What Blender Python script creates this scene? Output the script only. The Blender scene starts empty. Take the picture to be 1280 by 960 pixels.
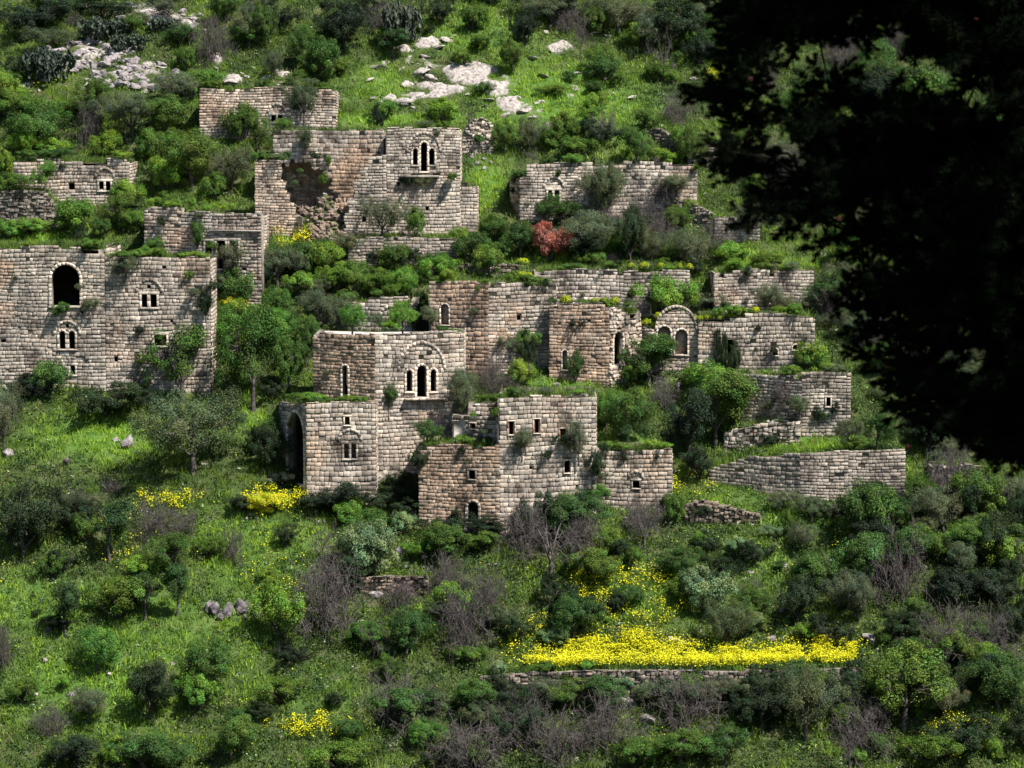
import bpy, math, random
import numpy as np
from mathutils import Vector
from mathutils.geometry import tessellate_polygon
R = random.Random(7)
N = np.random.RandomState(11)
sc = bpy.context.scene
COL = sc.collection
# ------------------------------------------------------------------ camera, world, sun
FPX = 3600.0                      # focal length in pixels of a 1280 wide picture
PITCH = math.radians(-5.0)
cam = bpy.data.cameras.new('camera'); cam.sensor_width = 36; cam.lens = 36 * FPX / 1280
cam.clip_start = 0.5; cam.clip_end = 2500
cam.dof.use_dof = True; cam.dof.focus_distance = 205; cam.dof.aperture_fstop = 4.0
co = bpy.data.objects.new('camera', cam); COL.objects.link(co)
co.rotation_euler = (math.pi / 2 + PITCH, 0, 0); sc.camera = co
SUN = Vector((0.46, -0.32, 0.83)).normalized()      # direction to the sun: high, from the right
el = math.asin(SUN.z); az = math.atan2(SUN.x, SUN.y)
w = bpy.data.worlds.new('World'); sc.world = w; w.use_nodes = True
nt = w.node_tree; bg = nt.nodes['Background']
sky = nt.nodes.new('ShaderNodeTexSky'); sky.sky_type = 'NISHITA'; sky.sun_disc = False
sky.sun_elevation = el; sky.sun_rotation = az; sky.altitude = 700
nt.links.new(sky.outputs[0], bg.inputs[0]); bg.inputs[1].default_value = 0.068
sl = bpy.data.lights.new('sun', 'SUN'); sl.energy = 4.8; sl.angle = math.radians(0.5); sl.color = (1, 0.965, 0.91)
so = bpy.data.objects.new('sun', sl); COL.objects.link(so)
so.rotation_euler = (-SUN).to_track_quat('-Z', 'Y').to_euler()
sc.view_settings.view_transform = 'Standard'; sc.view_settings.look = 'None'
sc.view_settings.exposure = 1.1; sc.view_settings.gamma = 1
sc.cycles.max_bounces = 5; sc.cycles.diffuse_bounces = 3; sc.cycles.transmission_bounces = 3
sc.cycles.use_denoising = True

# ------------------------------------------------------------------ pixel rays (photo pixels, 1280 x 960)
FW = np.array([0, math.cos(PITCH), math.sin(PITCH)]); UP = np.array([0, -math.sin(PITCH), math.cos(PITCH)])
def ray(px, py):
    d = FW + (px - 640) / FPX * np.array([1, 0, 0]) + (480 - py) / FPX * UP
    return d / d[1]
def project(x, y, z):
    d = y * FW[1] + z * FW[2]
    return 640 + FPX * x / d, 480 - FPX * (y * UP[1] + z * UP[2]) / d

# ------------------------------------------------------------------ noise and terrain
def _h(ix, iy, s):
    v = (ix * 374761393 + iy * 668265263 + s * 974634777) & 0x7fffffff
    v = ((v ^ (v >> 13)) * 1274126177) & 0x7fffffff
    return ((v ^ (v >> 16)) & 0xffff) / 65535.0
def vn(x, y, s=0):
    x = np.asarray(x, float); y = np.asarray(y, float)
    ix = np.floor(x).astype(np.int64); iy = np.floor(y).astype(np.int64)
    fx = x - ix; fy = y - iy; fx = fx * fx * (3 - 2 * fx); fy = fy * fy * (3 - 2 * fy)
    a = _h(ix, iy, s); b = _h(ix + 1, iy, s); c = _h(ix, iy + 1, s); d = _h(ix + 1, iy + 1, s)
    return (a + (b - a) * fx) * (1 - fy) + (c + (d - c) * fx) * fy
def fbm(x, y, s=0, o=4):
    t = 0; a = 0.5
    for i in range(o):
        t = t + a * vn(x, y, s + i * 17); x = x * 2.03; y = y * 2.03; a *= 0.5
    return t / (1 - 0.5 ** o)
SLOPE = 0.62; YC, ZC = 199.2, -17.4
def base_h(x, y):
    x = np.asarray(x, float); y = np.asarray(y, float)
    yy = np.minimum(y, 330)
    hill = ZC + SLOPE * (yy - YC) + 0.1 * (np.maximum(y, 330) - 330)
    hill = hill + 2.2 * (fbm(x / 26, y / 26, 3, 3) - 0.5) + 1.1 * (fbm(x / 7, y / 7, 5, 3) - 0.5) + 0.3 * (fbm(x / 1.6, y / 1.6, 9, 2) - 0.5)
    near = -1.75 - 0.48 * y + 1.0 * (fbm(x / 9, y / 9, 23, 3) - 0.5)
    return np.maximum(hill, near)
MOUNDS = []
TERR = []      # terraces: (xs, ys, zs)
def ground_h(x, y):
    z = base_h(x, y)
    for xs, ys, zs in TERR:
        f = np.interp(x, xs, ys); t = np.interp(x, xs, zs)
        ins = (x > xs[0]) & (x < xs[-1]) & (y > f + 0.25)
        z = np.where(ins, np.maximum(z, t + 0.03 * (y - f)), z)
    for mx_, my_, mz_, mh_, mr_ in MOUNDS:
        z = np.maximum(z, mz_ + mh_ * (1 - np.hypot(x - mx_, (y - my_) * 1.1) / mr_))
    return z
def hit(px, py, fn=None):
    fn = fn or ground_h
    d = ray(px, py); ys = np.arange(150, 330, 0.25)
    z = fn(d[0] * ys, ys); zr = d[2] * ys
    k = np.argmax(z > zr)
    if k == 0: k = len(ys) - 1
    a = (z[k] - zr[k]); b = (zr[k - 1] - z[k - 1]); t = b / (a + b + 1e-9)
    Y = ys[k - 1] + 0.25 * t
    return d[0] * Y, Y, float(fn(np.array([d[0] * Y]), np.array([Y]))[0])

# ------------------------------------------------------------------ mesh and object helpers
def mk_mesh(name, V, Q=None, T=None, col=None, mats=(), midx=None, smooth=False):
    V = np.asarray(V, np.float32)
    me = bpy.data.meshes.new(name)
    Q = np.zeros((0, 4), np.int32) if Q is None else np.asarray(Q, np.int32).reshape(-1, 4)
    T = np.zeros((0, 3), np.int32) if T is None else np.asarray(T, np.int32).reshape(-1, 3)
    nl = Q.size + T.size; nf = len(Q) + len(T)
    me.vertices.add(len(V)); me.vertices.foreach_set('co', V.ravel())
    me.loops.add(nl); me.loops.foreach_set('vertex_index', np.concatenate([Q.ravel(), T.ravel()]))
    st = np.concatenate([np.arange(len(Q)) * 4, Q.size + np.arange(len(T)) * 3]).astype(np.int32)
    me.polygons.add(nf); me.polygons.foreach_set('loop_start', st)
    if midx is not None: me.polygons.foreach_set('material_index', np.asarray(midx, np.int32))
    if smooth: me.polygons.foreach_set('use_smooth', np.ones(nf, bool))
    if col is not None:
        a = me.color_attributes.new('Col', 'FLOAT_COLOR', 'POINT')
        c = np.ones((len(V), 4), np.float32); c[:, :3] = col; a.data.foreach_set('color', c.ravel())
    for m in mats: me.materials.append(m)
    me.update(calc_edges=True)
    return me
def link(name, data, parent=None, loc=(0, 0, 0), **kw):
    o = bpy.data.objects.new(name, data); COL.objects.link(o); o.location = loc
    if parent: o.parent = parent
    for k, v in kw.items(): o[k] = v
    return o
class MB:
    def __init__(s): s.V = []; s.Q = []; s.T = []; s.C = []; s.n = 0
    def add(s, V, Q=None, T=None, c=(1, 1, 1)):
        V = np.asarray(V, float).reshape(-1, 3)
        if Q is not None and len(Q): s.Q.append(np.asarray(Q) + s.n)
        if T is not None and len(T): s.T.append(np.asarray(T) + s.n)
        s.V.append(V); cc = np.empty((len(V), 3)); cc[:] = c; s.C.append(cc); s.n += len(V)
    def mesh(s, name, mats, smooth=False, origin=None):
        V = np.concatenate(s.V)
        if origin is not None: V = V - np.asarray(origin)
        return mk_mesh(name, V, np.concatenate(s.Q) if s.Q else None, np.concatenate(s.T) if s.T else None, np.concatenate(s.C), mats, None, smooth)

# ------------------------------------------------------------------ materials
def mat(name, rough=0.9):
    m = bpy.data.materials.new(name); m.use_nodes = True
    b = m.node_tree.nodes['Principled BSDF']; b.inputs['Roughness'].default_value = rough
    b.inputs['Specular IOR Level'].default_value = 0.2
    return m, m.node_tree, b
def nd(t, k, **kw):
    n = t.nodes.new(k)
    for a, v in kw.items(): setattr(n, a, v)
    return n
def noise(t, scale, detail=4, rough=0.55, coord=None):
    n = nd(t, 'ShaderNodeTexNoise'); n.inputs['Scale'].default_value = scale; n.inputs['Detail'].default_value = detail
    n.inputs['Roughness'].default_value = rough
    if coord is not None: t.links.new(coord, n.inputs['Vector'])
    return n
def ramp(t, src, pts):
    r = nd(t, 'ShaderNodeValToRGB'); t.links.new(src, r.inputs[0]); e = r.color_ramp.elements
    while len(e) < len(pts): e.new(0.5)
    for i, (p, c) in enumerate(pts): e[i].position = p; e[i].color = (*c, 1) if len(c) == 3 else c
    return r
def mulc(t, a, b, fac=1.0, mode='MULTIPLY'):
    m = nd(t, 'ShaderNodeMix', data_type='RGBA', blend_type=mode); m.inputs[0].default_value = fac
    t.links.new(a, m.inputs[6]); t.links.new(b, m.inputs[7]); return m.outputs[2]
def stone_mat(name, objcol):
    m, t, b = mat(name, 0.92)
    geo = nd(t, 'ShaderNodeNewGeometry').outputs['Position']
    if objcol: c = nd(t, 'ShaderNodeObjectInfo').outputs['Color']
    else: c = nd(t, 'ShaderNodeVertexColor', layer_name='Col').outputs[0]
    n1 = noise(t, 5.5, 6, 0.7, geo); r1 = ramp(t, n1.outputs[0], [(0.3, (0.45, 0.43, 0.41)), (0.5, (0.95, 0.93, 0.9)), (0.75, (1.15, 1.12, 1.08))])
    n2 = noise(t, 0.55, 5, 0.65, geo); r2 = ramp(t, n2.outputs[0], [(0.36, (0.3, 0.29, 0.28)), (0.47, (0.82, 0.8, 0.78)), (0.6, (1.12, 1.1, 1.06)), (0.75, (0.95, 0.85, 0.76))])
    c = mulc(t, c, r1.outputs[0]); c = mulc(t, c, r2.outputs[0])
    t.links.new(c, b.inputs['Base Color'])
    n3 = noise(t, 22, 5, 0.7, geo); bp = nd(t, 'ShaderNodeBump'); bp.inputs['Strength'].default_value = 0.8; bp.inputs['Distance'].default_value = 0.03
    t.links.new(n3.outputs[0], bp.inputs['Height']); t.links.new(bp.outputs[0], b.inputs['Normal'])
    return m
M_STONE = stone_mat('limestone', False); M_BLOCK = stone_mat('limestone_block', True)
def simple(name, c1, c2, sc1, rough=0.95, bump=0.5, mid=None):
    m, t, b = mat(name, rough); geo = nd(t, 'ShaderNodeNewGeometry').outputs['Position']
    n = noise(t, sc1, 7, 0.65, geo)
    pts = [(0.35, c1), (0.65, c2)] if mid is None else [(0.3, c1), (0.5, mid), (0.7, c2)]
    r = ramp(t, n.outputs[0], pts); t.links.new(r.outputs[0], b.inputs['Base Color'])
    bp = nd(t, 'ShaderNodeBump'); bp.inputs['Strength'].default_value = bump; bp.inputs['Distance'].default_value = 0.05
    n2 = noise(t, sc1 * 6, 4, 0.6, geo); t.links.new(n2.outputs[0], bp.inputs['Height']); t.links.new(bp.outputs[0], b.inputs['Normal'])
    return m
M_MORTAR = simple('eroded_mortar', (0.1, 0.086, 0.072), (0.26, 0.22, 0.18), 3.0)
M_PLASTER = simple('weathered_lime_plaster', (0.22, 0.18, 0.15), (0.56, 0.52, 0.47), 1.3, mid=(0.42, 0.38, 0.33))
M_CLAY = simple('pinkish_plaster', (0.2, 0.13, 0.09), (0.5, 0.37, 0.29), 2.5)
M_ROOF = simple('earth_roof', (0.05, 0.06, 0.02), (0.2, 0.17, 0.12), 1.1)
M_ROCK = simple('karst_rock', (0.07, 0.06, 0.055), (0.46, 0.41, 0.375), 4.5, mid=(0.34, 0.3, 0.27), bump=1.0)
M_SCREE = simple('grey_rock', (0.05, 0.045, 0.045), (0.4, 0.36, 0.34), 3.0, mid=(0.24, 0.21, 0.205), bump=0.9)
M_BARK = simple('bark', (0.035, 0.03, 0.026), (0.13, 0.11, 0.1), 6)
M_PINEBARK = simple('pine_bark', (0.006, 0.005, 0.005), (0.018, 0.015, 0.013), 12)  # darker than real bark: the crown's shade is put into the colour
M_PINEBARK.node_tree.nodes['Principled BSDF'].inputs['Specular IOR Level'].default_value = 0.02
M_TWIG = simple('dry_twig', (0.045, 0.038, 0.034), (0.15, 0.128, 0.12), 2.5)
M_BRICK = simple('orange_brick', (0.16, 0.08, 0.05), (0.36, 0.18, 0.1), 5)
def leaf_mat(name, trans=0.3, tint=True, rough=0.6):
    m, t, b = mat(name, rough)
    c = nd(t, 'ShaderNodeVertexColor', layer_name='Col').outputs[0]
    if tint: c = mulc(t, c, nd(t, 'ShaderNodeObjectInfo').outputs['Color'])
    t.links.new(c, b.inputs['Base Color'])
    tr = nd(t, 'ShaderNodeBsdfTranslucent'); t.links.new(c, tr.inputs[0])
    mx = nd(t, 'ShaderNodeMixShader'); mx.inputs[0].default_value = trans
    t.links.new(b.outputs[0], mx.inputs[1]); t.links.new(tr.outputs[0], mx.inputs[2])
    t.links.new(mx.outputs[0], t.nodes['Material Output'].inputs[0])
    return m
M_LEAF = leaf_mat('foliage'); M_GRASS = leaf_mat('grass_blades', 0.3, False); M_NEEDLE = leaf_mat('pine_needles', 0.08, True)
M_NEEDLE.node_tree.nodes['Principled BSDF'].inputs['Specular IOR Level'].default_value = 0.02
M_PETAL = leaf_mat('yellow_petals', 0.25, False)

# terraces: (top pixels, bottom pixels) of retaining walls, registered before anything stands on the ground
def reg_terrace(pts, foot_dy=0):
    xs, ys, zs = [], [], []
    for px, pt, pb in pts:
        x, y, z = hit(px, pb, base_h); xs.append(x); ys.append(y); zs.append(ray(px, pt)[2] * y - 0.05)
    return xs, ys, zs
WALLS = [ # label, points (px, top, bottom), brownness, rubble, register fill
 ('dry_stone_wall', 'low dry stone wall holding up the strip of yellow flowers', [(600,846,872),(660,842,874),(740,838,876),(800,838,874),(850,838,868),(930,840,864),(1000,838,862),(1070,834,858)], 0.1, 1),
 ('retaining_wall', 'long pale grey retaining wall under the grassy terrace at right', [(885,588,598),(930,573,608),(1000,568,623),(1060,563,624),(1131,564,622)], 0.0, 0),
 ('retaining_wall', 'shaded terrace wall below the house with the pointed-arch triple window', [(436,300,330),(480,297,330),(540,297,327),(570,299,326)], 0.1, 0),
 ('dry_stone_wall', 'tumbled brown rubble wall just right of the lowest house row', [(856,632,650),(880,625,652),(905,632,653),(950,644,652)], 0.5, 1),
 ('dry_stone_wall', 'small ruined field wall high on the open grass slope', [(806,162,166),(826,162,176),(846,176,190)], 0.3, 1),
 ('dry_stone_wall', 'low mossy wall among bare shrubs below the central houses', [(450,722,738),(490,720,742),(535,722,742)], 0.3, 1),
 ('dry_stone_wall', 'broken grey wall at the left edge below the far-left cottage', [(-30,240,285),(30,238,284),(56,240,282),(76,262,280)], 0.0, 1),
 ('retaining_wall', 'short grey wall beside the pine branches, mid height', [(893,272,302),(950,272,300)], 0.0, 0),
 ('dry_stone_wall', 'sloping broken wall right of the long upper house', [(838,248,268),(868,256,280),(893,268,284)], 0.1, 1),
 ('dry_stone_wall', 'low dark terrace kerb above the brown tower', [(575,330,338),(650,331,340)], 0.2, 1),
 ('retaining_wall', 'dark terrace wall between the trees left of the long pale wall', [(905,540,560),(960,530,556),(1000,528,552)], 0.1, 1),
]
for wl in WALLS: TERR.append(reg_terrace(wl[2]))

# ------------------------------------------------------------------ masonry
DIM = [1.0]
def stone_col(br, k=1.0):
    k *= DIM[0]
    g = R.uniform(0.68, 1.2) * k
    if R.random() < 0.07: g *= 0.45
    if R.random() < 0.08: g *= 1.25
    c1 = (0.47, 0.422, 0.37); c2 = (0.5, 0.36, 0.265)
    b = min(1, max(0, br + R.uniform(-0.25, 0.25)))
    return [(a + (d - a) * b) * g for a, d in zip(c1, c2)]
SQ9 = np.array([[0,1,5,4],[1,2,6,5],[2,3,7,6],[3,0,4,7],[4,5,9,8],[5,6,10,9],[6,7,11,10],[7,4,8,11],[8,9,10,11]])
def stone_uvw(u0, v0, u1, v1, prot, j=0.012):
    iu = min(0.02, (u1 - u0) * 0.2); iv = min(0.018, (v1 - v0) * 0.2)
    q = [(u0, v0), (u1, v0), (u1, v1), (u0, v1)]
    q = [(a + R.uniform(-j, j), b + R.uniform(-j, j)) for a, b in q]
    s = ((iu, iv), (-iu, iv), (-iu, -iv), (iu, -iv))
    P = [(a, b, -0.02) for a, b in q] + [(a, b, prot - 0.012) for a, b in q] + [(a + s[i][0], b + s[i][1], prot + R.uniform(-j, j)) for i, (a, b) in enumerate(q)]
    return np.array(P)
UNIT = []
for i in range(6):
    V = stone_uvw(-0.5, -0.5, 0.5, 0.5, 0.5, 0.0); V = V.copy()
    V[:8, 2] = np.where(np.arange(8) < 4, -0.5, 0.25); V[8:, 2] = 0.5
    V += N.uniform(-0.05, 0.05, V.shape); V[8:, :2] *= 0.94
    UNIT.append(mk_mesh('stone_block', V[:, [0, 2, 1]] * [1, -1, 1], SQ9[:, ::-1], None, None, [M_BLOCK]))
class Fac:
    def __init__(s, A, B, name=''):
        s.A = np.array(A[:2], float); d = np.array(B[:2], float) - s.A; s.L = float(np.hypot(*d)); s.e = d / s.L
        s.n = np.array([s.e[1], -s.e[0]]); s.name = name
    def uv(s, px, py, clamp=True):
        d = ray(px, py); k = s.A @ s.n; Y = k / (d[0] * s.n[0] + s.n[1]); P = np.array([d[0] * Y, Y])
        u = float((P - s.A) @ s.e)
        if clamp: u = min(max(u, 0.0), s.L)
        return u, float(d[2] * Y)
    def W(s, P):
        P = np.asarray(P, float).reshape(-1, 3)
        xy = s.A + P[:, :1] * s.e + P[:, 2:3] * s.n
        return np.column_stack([xy, P[:, 1]])
FACS = []
def arch_pts(u0, v0, u1, v1, k=1.0, n=10):
    r = (u1 - u0) / 2; cx = (u0 + u1) / 2; sp = max(v1 - r * k, v0 + 0.05)
    return [(u0, v0), (u1, v0)] + [(cx + r * math.cos(a), sp + (v1 - sp) * math.sin(a)) for a in [math.pi * i / n for i in range(n + 1)]]
def scan(poly, v):
    xs = []
    for i in range(len(poly)):
        (a, b), (c, d) = poly[i], poly[(i + 1) % len(poly)]
        if (b <= v) != (d <= v): xs.append(a + (v - b) * (c - a) / (d - b))
    xs.sort(); return list(zip(xs[::2], xs[1::2]))
def subtract(iv, a, b):
    out = []
    for x0, x1 in iv:
        if b <= x0 or a >= x1: out.append((x0, x1)); continue
        if a - x0 > 0.06: out.append((x0, a))
        if x1 - b > 0.06: out.append((b, x1))
    return out
def shell(mb, F, outer, holes, th, col=(1, 1, 1), w0=0.0):
    """a wall slab: front, back, rim and the reveals of its openings"""
    loops = [outer] + holes
    tri = tessellate_polygon([[Vector((u, v, 0)) for u, v in l] for l in loops])
    flat = [p for l in loops for p in l]; n = len(flat)
    P = [(u, v, w0) for u, v in flat] + [(u, v, w0 - th) for u, v in flat]
    T = [list(t) for t in tri] + [[t[2] + n, t[1] + n, t[0] + n] for t in tri]
    Q = []; o = 0
    for l in loops:
        m = len(l)
        for i in range(m): a, b = o + i, o + (i + 1) % m; Q.append([a, b, b + n, a + n])
        o += m
    mb.add(F.W(P), Q, T, col)
def lay_stones(mb, F, poly, opens, br, rub=0, big=None, front=True, rowh=(0.2, 0.3), w0=0.0, keepout=(), brf=None, smooth=False):
    vs = [p[1] for p in poly]; v = min(vs); top = max(vs)
    hk = R.choice((0.88, 0.95, 1.0, 1.08, 1.2)); rowh = (rowh[0] * hk, rowh[1] * hk); par = 0
    if rub: rowh = (0.17, 0.3)
    while v < top - 0.04:
        h = min(R.uniform(*rowh), top - v); vm = v + h / 2
        iv = scan(poly, vm); par = 1 - par
        e0, e1 = (iv[0][0], iv[-1][1]) if iv else (0, 0)
        for (a, b, c, d, kind, fw) in opens:
            if kind == 'poly':
                for x0, x1 in scan(a, vm): iv = subtract(iv, x0 + R.uniform(-.12, .1), x1 + R.uniform(-.1, .12))
                continue
            if not (b - fw * 0.5 < vm < d + fw): continue
            if kind == 'arch':
                r = (c - a) / 2; cx = (a + c) / 2; sp = d - r
                if vm <= sp: iv = subtract(iv, a - fw, c + fw)
                else:
                    q = (r + fw) ** 2 - (vm - sp) ** 2
                    if q > 0: iv = subtract(iv, cx - math.sqrt(q), cx + math.sqrt(q))
            else: iv = subtract(iv, a - fw, c + fw)
        for x0, x1 in iv:
            u = x0 - (R.uniform(0, 0.07) if abs(x0 - scan(poly, vm)[0][0]) < 1e-6 else 0)
            while u < x1 - 0.05:
                wd = R.uniform(0.18, 0.42) if rub else (R.uniform(0.17, 0.44) if R.random() < 0.88 else R.uniform(0.44, 0.66))
                if not rub and u <= x0 and abs(x0 - e0) < 1e-6: wd = 0.56 if par else 0.3
                if not rub and x1 - u < 1.1 and abs(x1 - e1) < 1e-6 and x1 - u > 0.75: wd = x1 - u - (0.3 if par else 0.56)
                if x1 - u - wd < 0.22: wd = x1 - u
                if wd > 0.95: wd *= 0.5
                g = R.uniform(0.004, 0.026)
                pr = R.uniform(0.028, 0.058) if not rub else R.uniform(0.03, 0.2)
                if smooth: g *= 0.45; pr = 0.05 + R.uniform(-0.012, 0.012)
                skip = R.random() < (0.014 if not rub else 0.03) or (vm > top - 0.35 and R.random() < 0.1)
                if not skip:
                    bb = br if brf is None else brf(u, vm)
                    c = stone_col(bb)
                    wb = 0.05 * math.sin(u * 0.9 + v * 0.7) ; S = (u + g, v + g + wb, u + wd - g, v + h - g + wb - (R.uniform(0, 0.05) if R.random() < 0.3 else 0))
                    if big is not None and wd > 0.44: big.append((wd, F, S, pr, c))
                    else: mb.add(F.W(stone_uvw(*S, pr + w0, 0.012 if not rub else 0.045)), SQ9, None, c)
                u += wd
        v += h
def ring(mb, F, cx, sp, r, w, ky=1.0, a0=0.0, a1=math.pi, pr=0.13, n=None, br=0.1, k=1.1):
    n = n or max(5, int((a1 - a0) * r / 0.24))
    for i in range(n):
        t0 = a0 + (a1 - a0) * (i + 0.05) / n; t1 = a0 + (a1 - a0) * (i + 0.95) / n
        q = [(cx + (r + w) * math.cos(t0), sp + (r + w) * ky * math.sin(t0)), (cx + (r + w) * math.cos(t1), sp + (r + w) * ky * math.sin(t1)),
             (cx + r * math.cos(t1), sp + r * ky * math.sin(t1)), (cx + r * math.cos(t0), sp + r * ky * math.sin(t0))]
        P = [(a, b, -0.1) for a, b in q] + [(a, b, pr - 0.02) for a, b in q]
        c = (sum(a for a, b in q) / 4, sum(b for a, b in q) / 4)
        P += [(a + (c[0] - a) * 0.12, b + (c[1] - b) * 0.12, pr) for a, b in q]
        mb.add(F.W(P), SQ9, None, stone_col(br, k))
def frame(mb, F, a, b, c, d, kind, fw, brick=False):
    """dressed surround of an opening: jamb stones, lintel or voussoirs, sill"""
    pr = R.uniform(0.085, 0.11); top = d - (c - a) / 2 if kind == 'arch' else d
    k = 1.5
    for x0, x1 in ((a - fw, a), (c, c + fw)):
        n = max(1, int((top - b) / 0.3)); hs = (top - b) / n
        for i in range(n): mb.add(F.W(stone_uvw(x0 + 0.006, b + i * hs + 0.01, x1 - 0.006, b + (i + 1) * hs - 0.01, pr, 0.006)), SQ9, None, stone_col(0.1, k))
    if kind == 'arch': ring(mb, F, (a + c) / 2, top, (c - a) / 2, fw, pr=pr + 0.006, k=k)
    else: mb.add(F.W(stone_uvw(a - fw * 1.3, d + 0.01, c + fw * 1.3, d + fw * 1.3, pr + 0.004, 0.006)), SQ9, None, stone_col(0.05, k))
    mb.add(F.W(stone_uvw(a - fw, b - fw * 0.8, c + fw, b - 0.012, pr + 0.03, 0.006)), SQ9, None, stone_col(0.05, k * 1.05))
FOOT = []    # footprints where the ground is dug out to the floor
class House:
    def __init__(s, name, label, cat, foot, group=None):
        x, y, z = hit(*foot); s.o = np.array([x, y, z]); s.foot = foot; s.k = 0
        s.t = link(name, None, None, (x, y, z), label=label, category=cat)
        if group: s.t['group'] = group
        s.big = []; s.name = label; s.facs = []
    def part(s, name, mb, mats, **kw):
        if not mb.V: return None
        return link(name, mb.mesh(name, mats, origin=s.o), s.t, **kw)
    def cnr(s, px, dY):
        d = ray(px, s.foot[1]); Y = s.o[1] + dY; return np.array([d[0] * Y, Y])
    def volume(s, corners, segs, depth=6.0, roof='grass', sides=True, room=True, th=0.6):
        P = [s.cnr(*c) for c in corners]
        st = MB(); bk = MB(); rf = []
        minz = s.o[2] - 1.6; tops = []
        for i, sg in enumerate(segs):
            A, B = P[i], P[i + 1]; F = Fac(A, B); s.facs.append(F); s.k += 1
            if 'poly' in sg: outer = [F.uv(*p) for p in sg['poly']]
            else:
                tp = [F.uv(*p) for p in sg['top']]; tp[0] = (0.0, tp[0][1]); tp[-1] = (F.L, tp[-1][1])
                rag = sg.get('rag', 1.0); us, vs_ = zip(*tp); u = 0.0; tq = []; sd_ = R.uniform(0, 99); top_ = max(vs_)
                lim = [F.uv(o_[0], o_[1])[1] + 0.5 for o_ in sg.get('op', [])] + [minz + 2]
                while u < F.L:
                    w_ = R.uniform(0.3, 0.9); e_ = min(F.L, u + w_); q = float(vn(sd_ + u / 1.6, 0.5, 3)); edge_ = min(u, F.L - e_)
                    dr = rag * 0.5 * max(0.0, q - 0.5) + rag * (0.3 if q > 0.8 else 0) + (0.25 * rag if edge_ < 0.3 and R.random() < 0.5 else 0) + R.uniform(-0.03, 0.05)
                    v_ = float(np.interp((u + e_) / 2, us, vs_)) - dr; v_ = max(v_, max(lim)) if lim else v_
                    tq += [(u + 0.001, v_), (e_, v_)]; u = e_
                tq[0] = (0.0, tq[0][1]); tq[-1] = (F.L, tq[-1][1]); tp = tq
                outer = [(0.0, minz), (F.L, minz)] + tp[::-1]
            F.top = max(v for u, v in outer); tops.append(min(v for u, v in outer if v > F.top - 2.5) if 'poly' in sg else float(np.median([v for u, v in outer[2:]])) - 0.12)
            opens = []; holes = []
            for op in sg.get('op', []):
                x0, y0, x1, y1, kind = op[:5]
                a, d = F.uv(x0, y0); c, b = F.uv(x1, y1)
                if kind == 'ragged':
                    hp = [F.uv(*p_) for p_ in op[5]]; opens.append((hp, 0, 0, 0, 'poly', 0)); holes.append(hp); continue
                if kind == 'hole': fw = 0.03; kk = 'rect'
                else: fw = op[5] if len(op) > 5 else 0.15; kk = 'arch' if kind.startswith('arch') else 'rect'
                opens.append((a, b, c, d, kk, fw))
                holes.append(arch_pts(a, b, c, d) if kk == 'arch' else [(a, b), (c, b), (c, d), (a, d)])
                if kind != 'hole':
                    fm = MB(); frame(fm, F, a, b, c, d, kk, fw)
                    if fm.V: s.part('door_frame' if 'door' in kind else 'window_frame', fm, [M_STONE])
                if 'niche' in kind:
                    nm = MB(); g = 0.02
                    pp = [(a - g, b - g, -0.32), (c + g, b - g, -0.32), (c + g, d + g, -0.32), (a - g, d + g, -0.32)]
                    pp += [(u_, v_, -0.4) for u_, v_, _ in pp]
                    nm.add(F.W(pp), [[0,1,2,3],[7,6,5,4],[0,4,5,1],[1,5,6,2],[2,6,7,3],[3,7,4,0]])
                    s.part('niche_plaster', nm, [M_CLAY])
                if 'brick' in kind:
                    n = max(3, int((d - b) / 0.11)); hs = (d - b) / n
                    for x0_, x1_ in ((a - 0.02, a + 0.08), (c - 0.08, c + 0.02)):
                        bm = MB()
                        for q in range(n): bm.add(F.W(stone_uvw(x0_, b + q * hs + 0.004, x1_, b + (q + 1) * hs - 0.004, 0.02, 0.004)), SQ9)
                        s.part('brick_jamb', bm, [M_BRICK])
            for (cx, sy, r) in sg.get('rel', []):
                u, v = F.uv(cx, sy); rm = MB(); rr = r / 18.0
                ring(rm, F, u, v, rr, 0.17, ky=1.15 if r > 20 else 1.0, pr=0.1, k=1.15); s.part('relieving_arch', rm, [M_STONE])
            ou = [(u, v - 0.03 - 0.004 * s.k) if v > minz + 0.5 else (u, v) for u, v in outer]
            shell(bk, F, ou, holes, th + 0.004 * i, (1, 1, 1))
            f0 = sg.get('br', 0.15); zn = [(F.uv(zx, zy, False), zr / 18.0, zb) for zx, zy, zr, zb in sg.get('zone', [])]
            sd = R.randint(0, 999)
            def brf(u, v, f0=f0, zn=zn, sd=sd):
                b = f0 - 0.06 + 0.5 * (float(vn(u / 1.7, v / 1.3, sd)) - 0.5)
                for (zu, zv), zr, zb in zn:
                    dd = math.hypot(u - zu, v - zv) / zr
                    if dd < 1: b += zb * min(1, 2 * (1 - dd))
                return b
            lay_stones(st, F, outer, opens, f0, sg.get('rub', 0), s.big, brf=brf, smooth=sg.get('sm', False))
        # side returns, back wall and roof
        nb = np.array([0.0, 1.0]); D = depth
        if D > 0:
            for (p, sgn) in (((P[0], 1), (P[-1], -1)) if room or sides else ()):
                F = Fac(p + nb * D, p + nb * 0.31) if sgn > 0 else Fac(p + nb * 0.31, p + nb * D)
                zt = (segs[0] if sgn > 0 else segs[-1]).get('sidetop')
                f = s.facs[-len(segs)] if sgn > 0 else s.facs[-1]
                tz = tops[0] if sgn > 0 else tops[-1]
                outer = [(0, minz), (F.L, minz), (F.L, tz - 0.045), (0, tz - 0.045)]
                shell(bk, F, outer, [], 0.45)
                if sides: lay_stones(st, F, outer, [], 0.2, 0, None)
            A, B = P[-1] + nb * (D - 0.02), P[0] + nb * (D - 0.02); F = Fac(A, B)
            if not (room or sides): return s.part('wall', bk, [M_MORTAR]), s.part('masonry', st, [M_STONE], kind='stuff')
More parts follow.
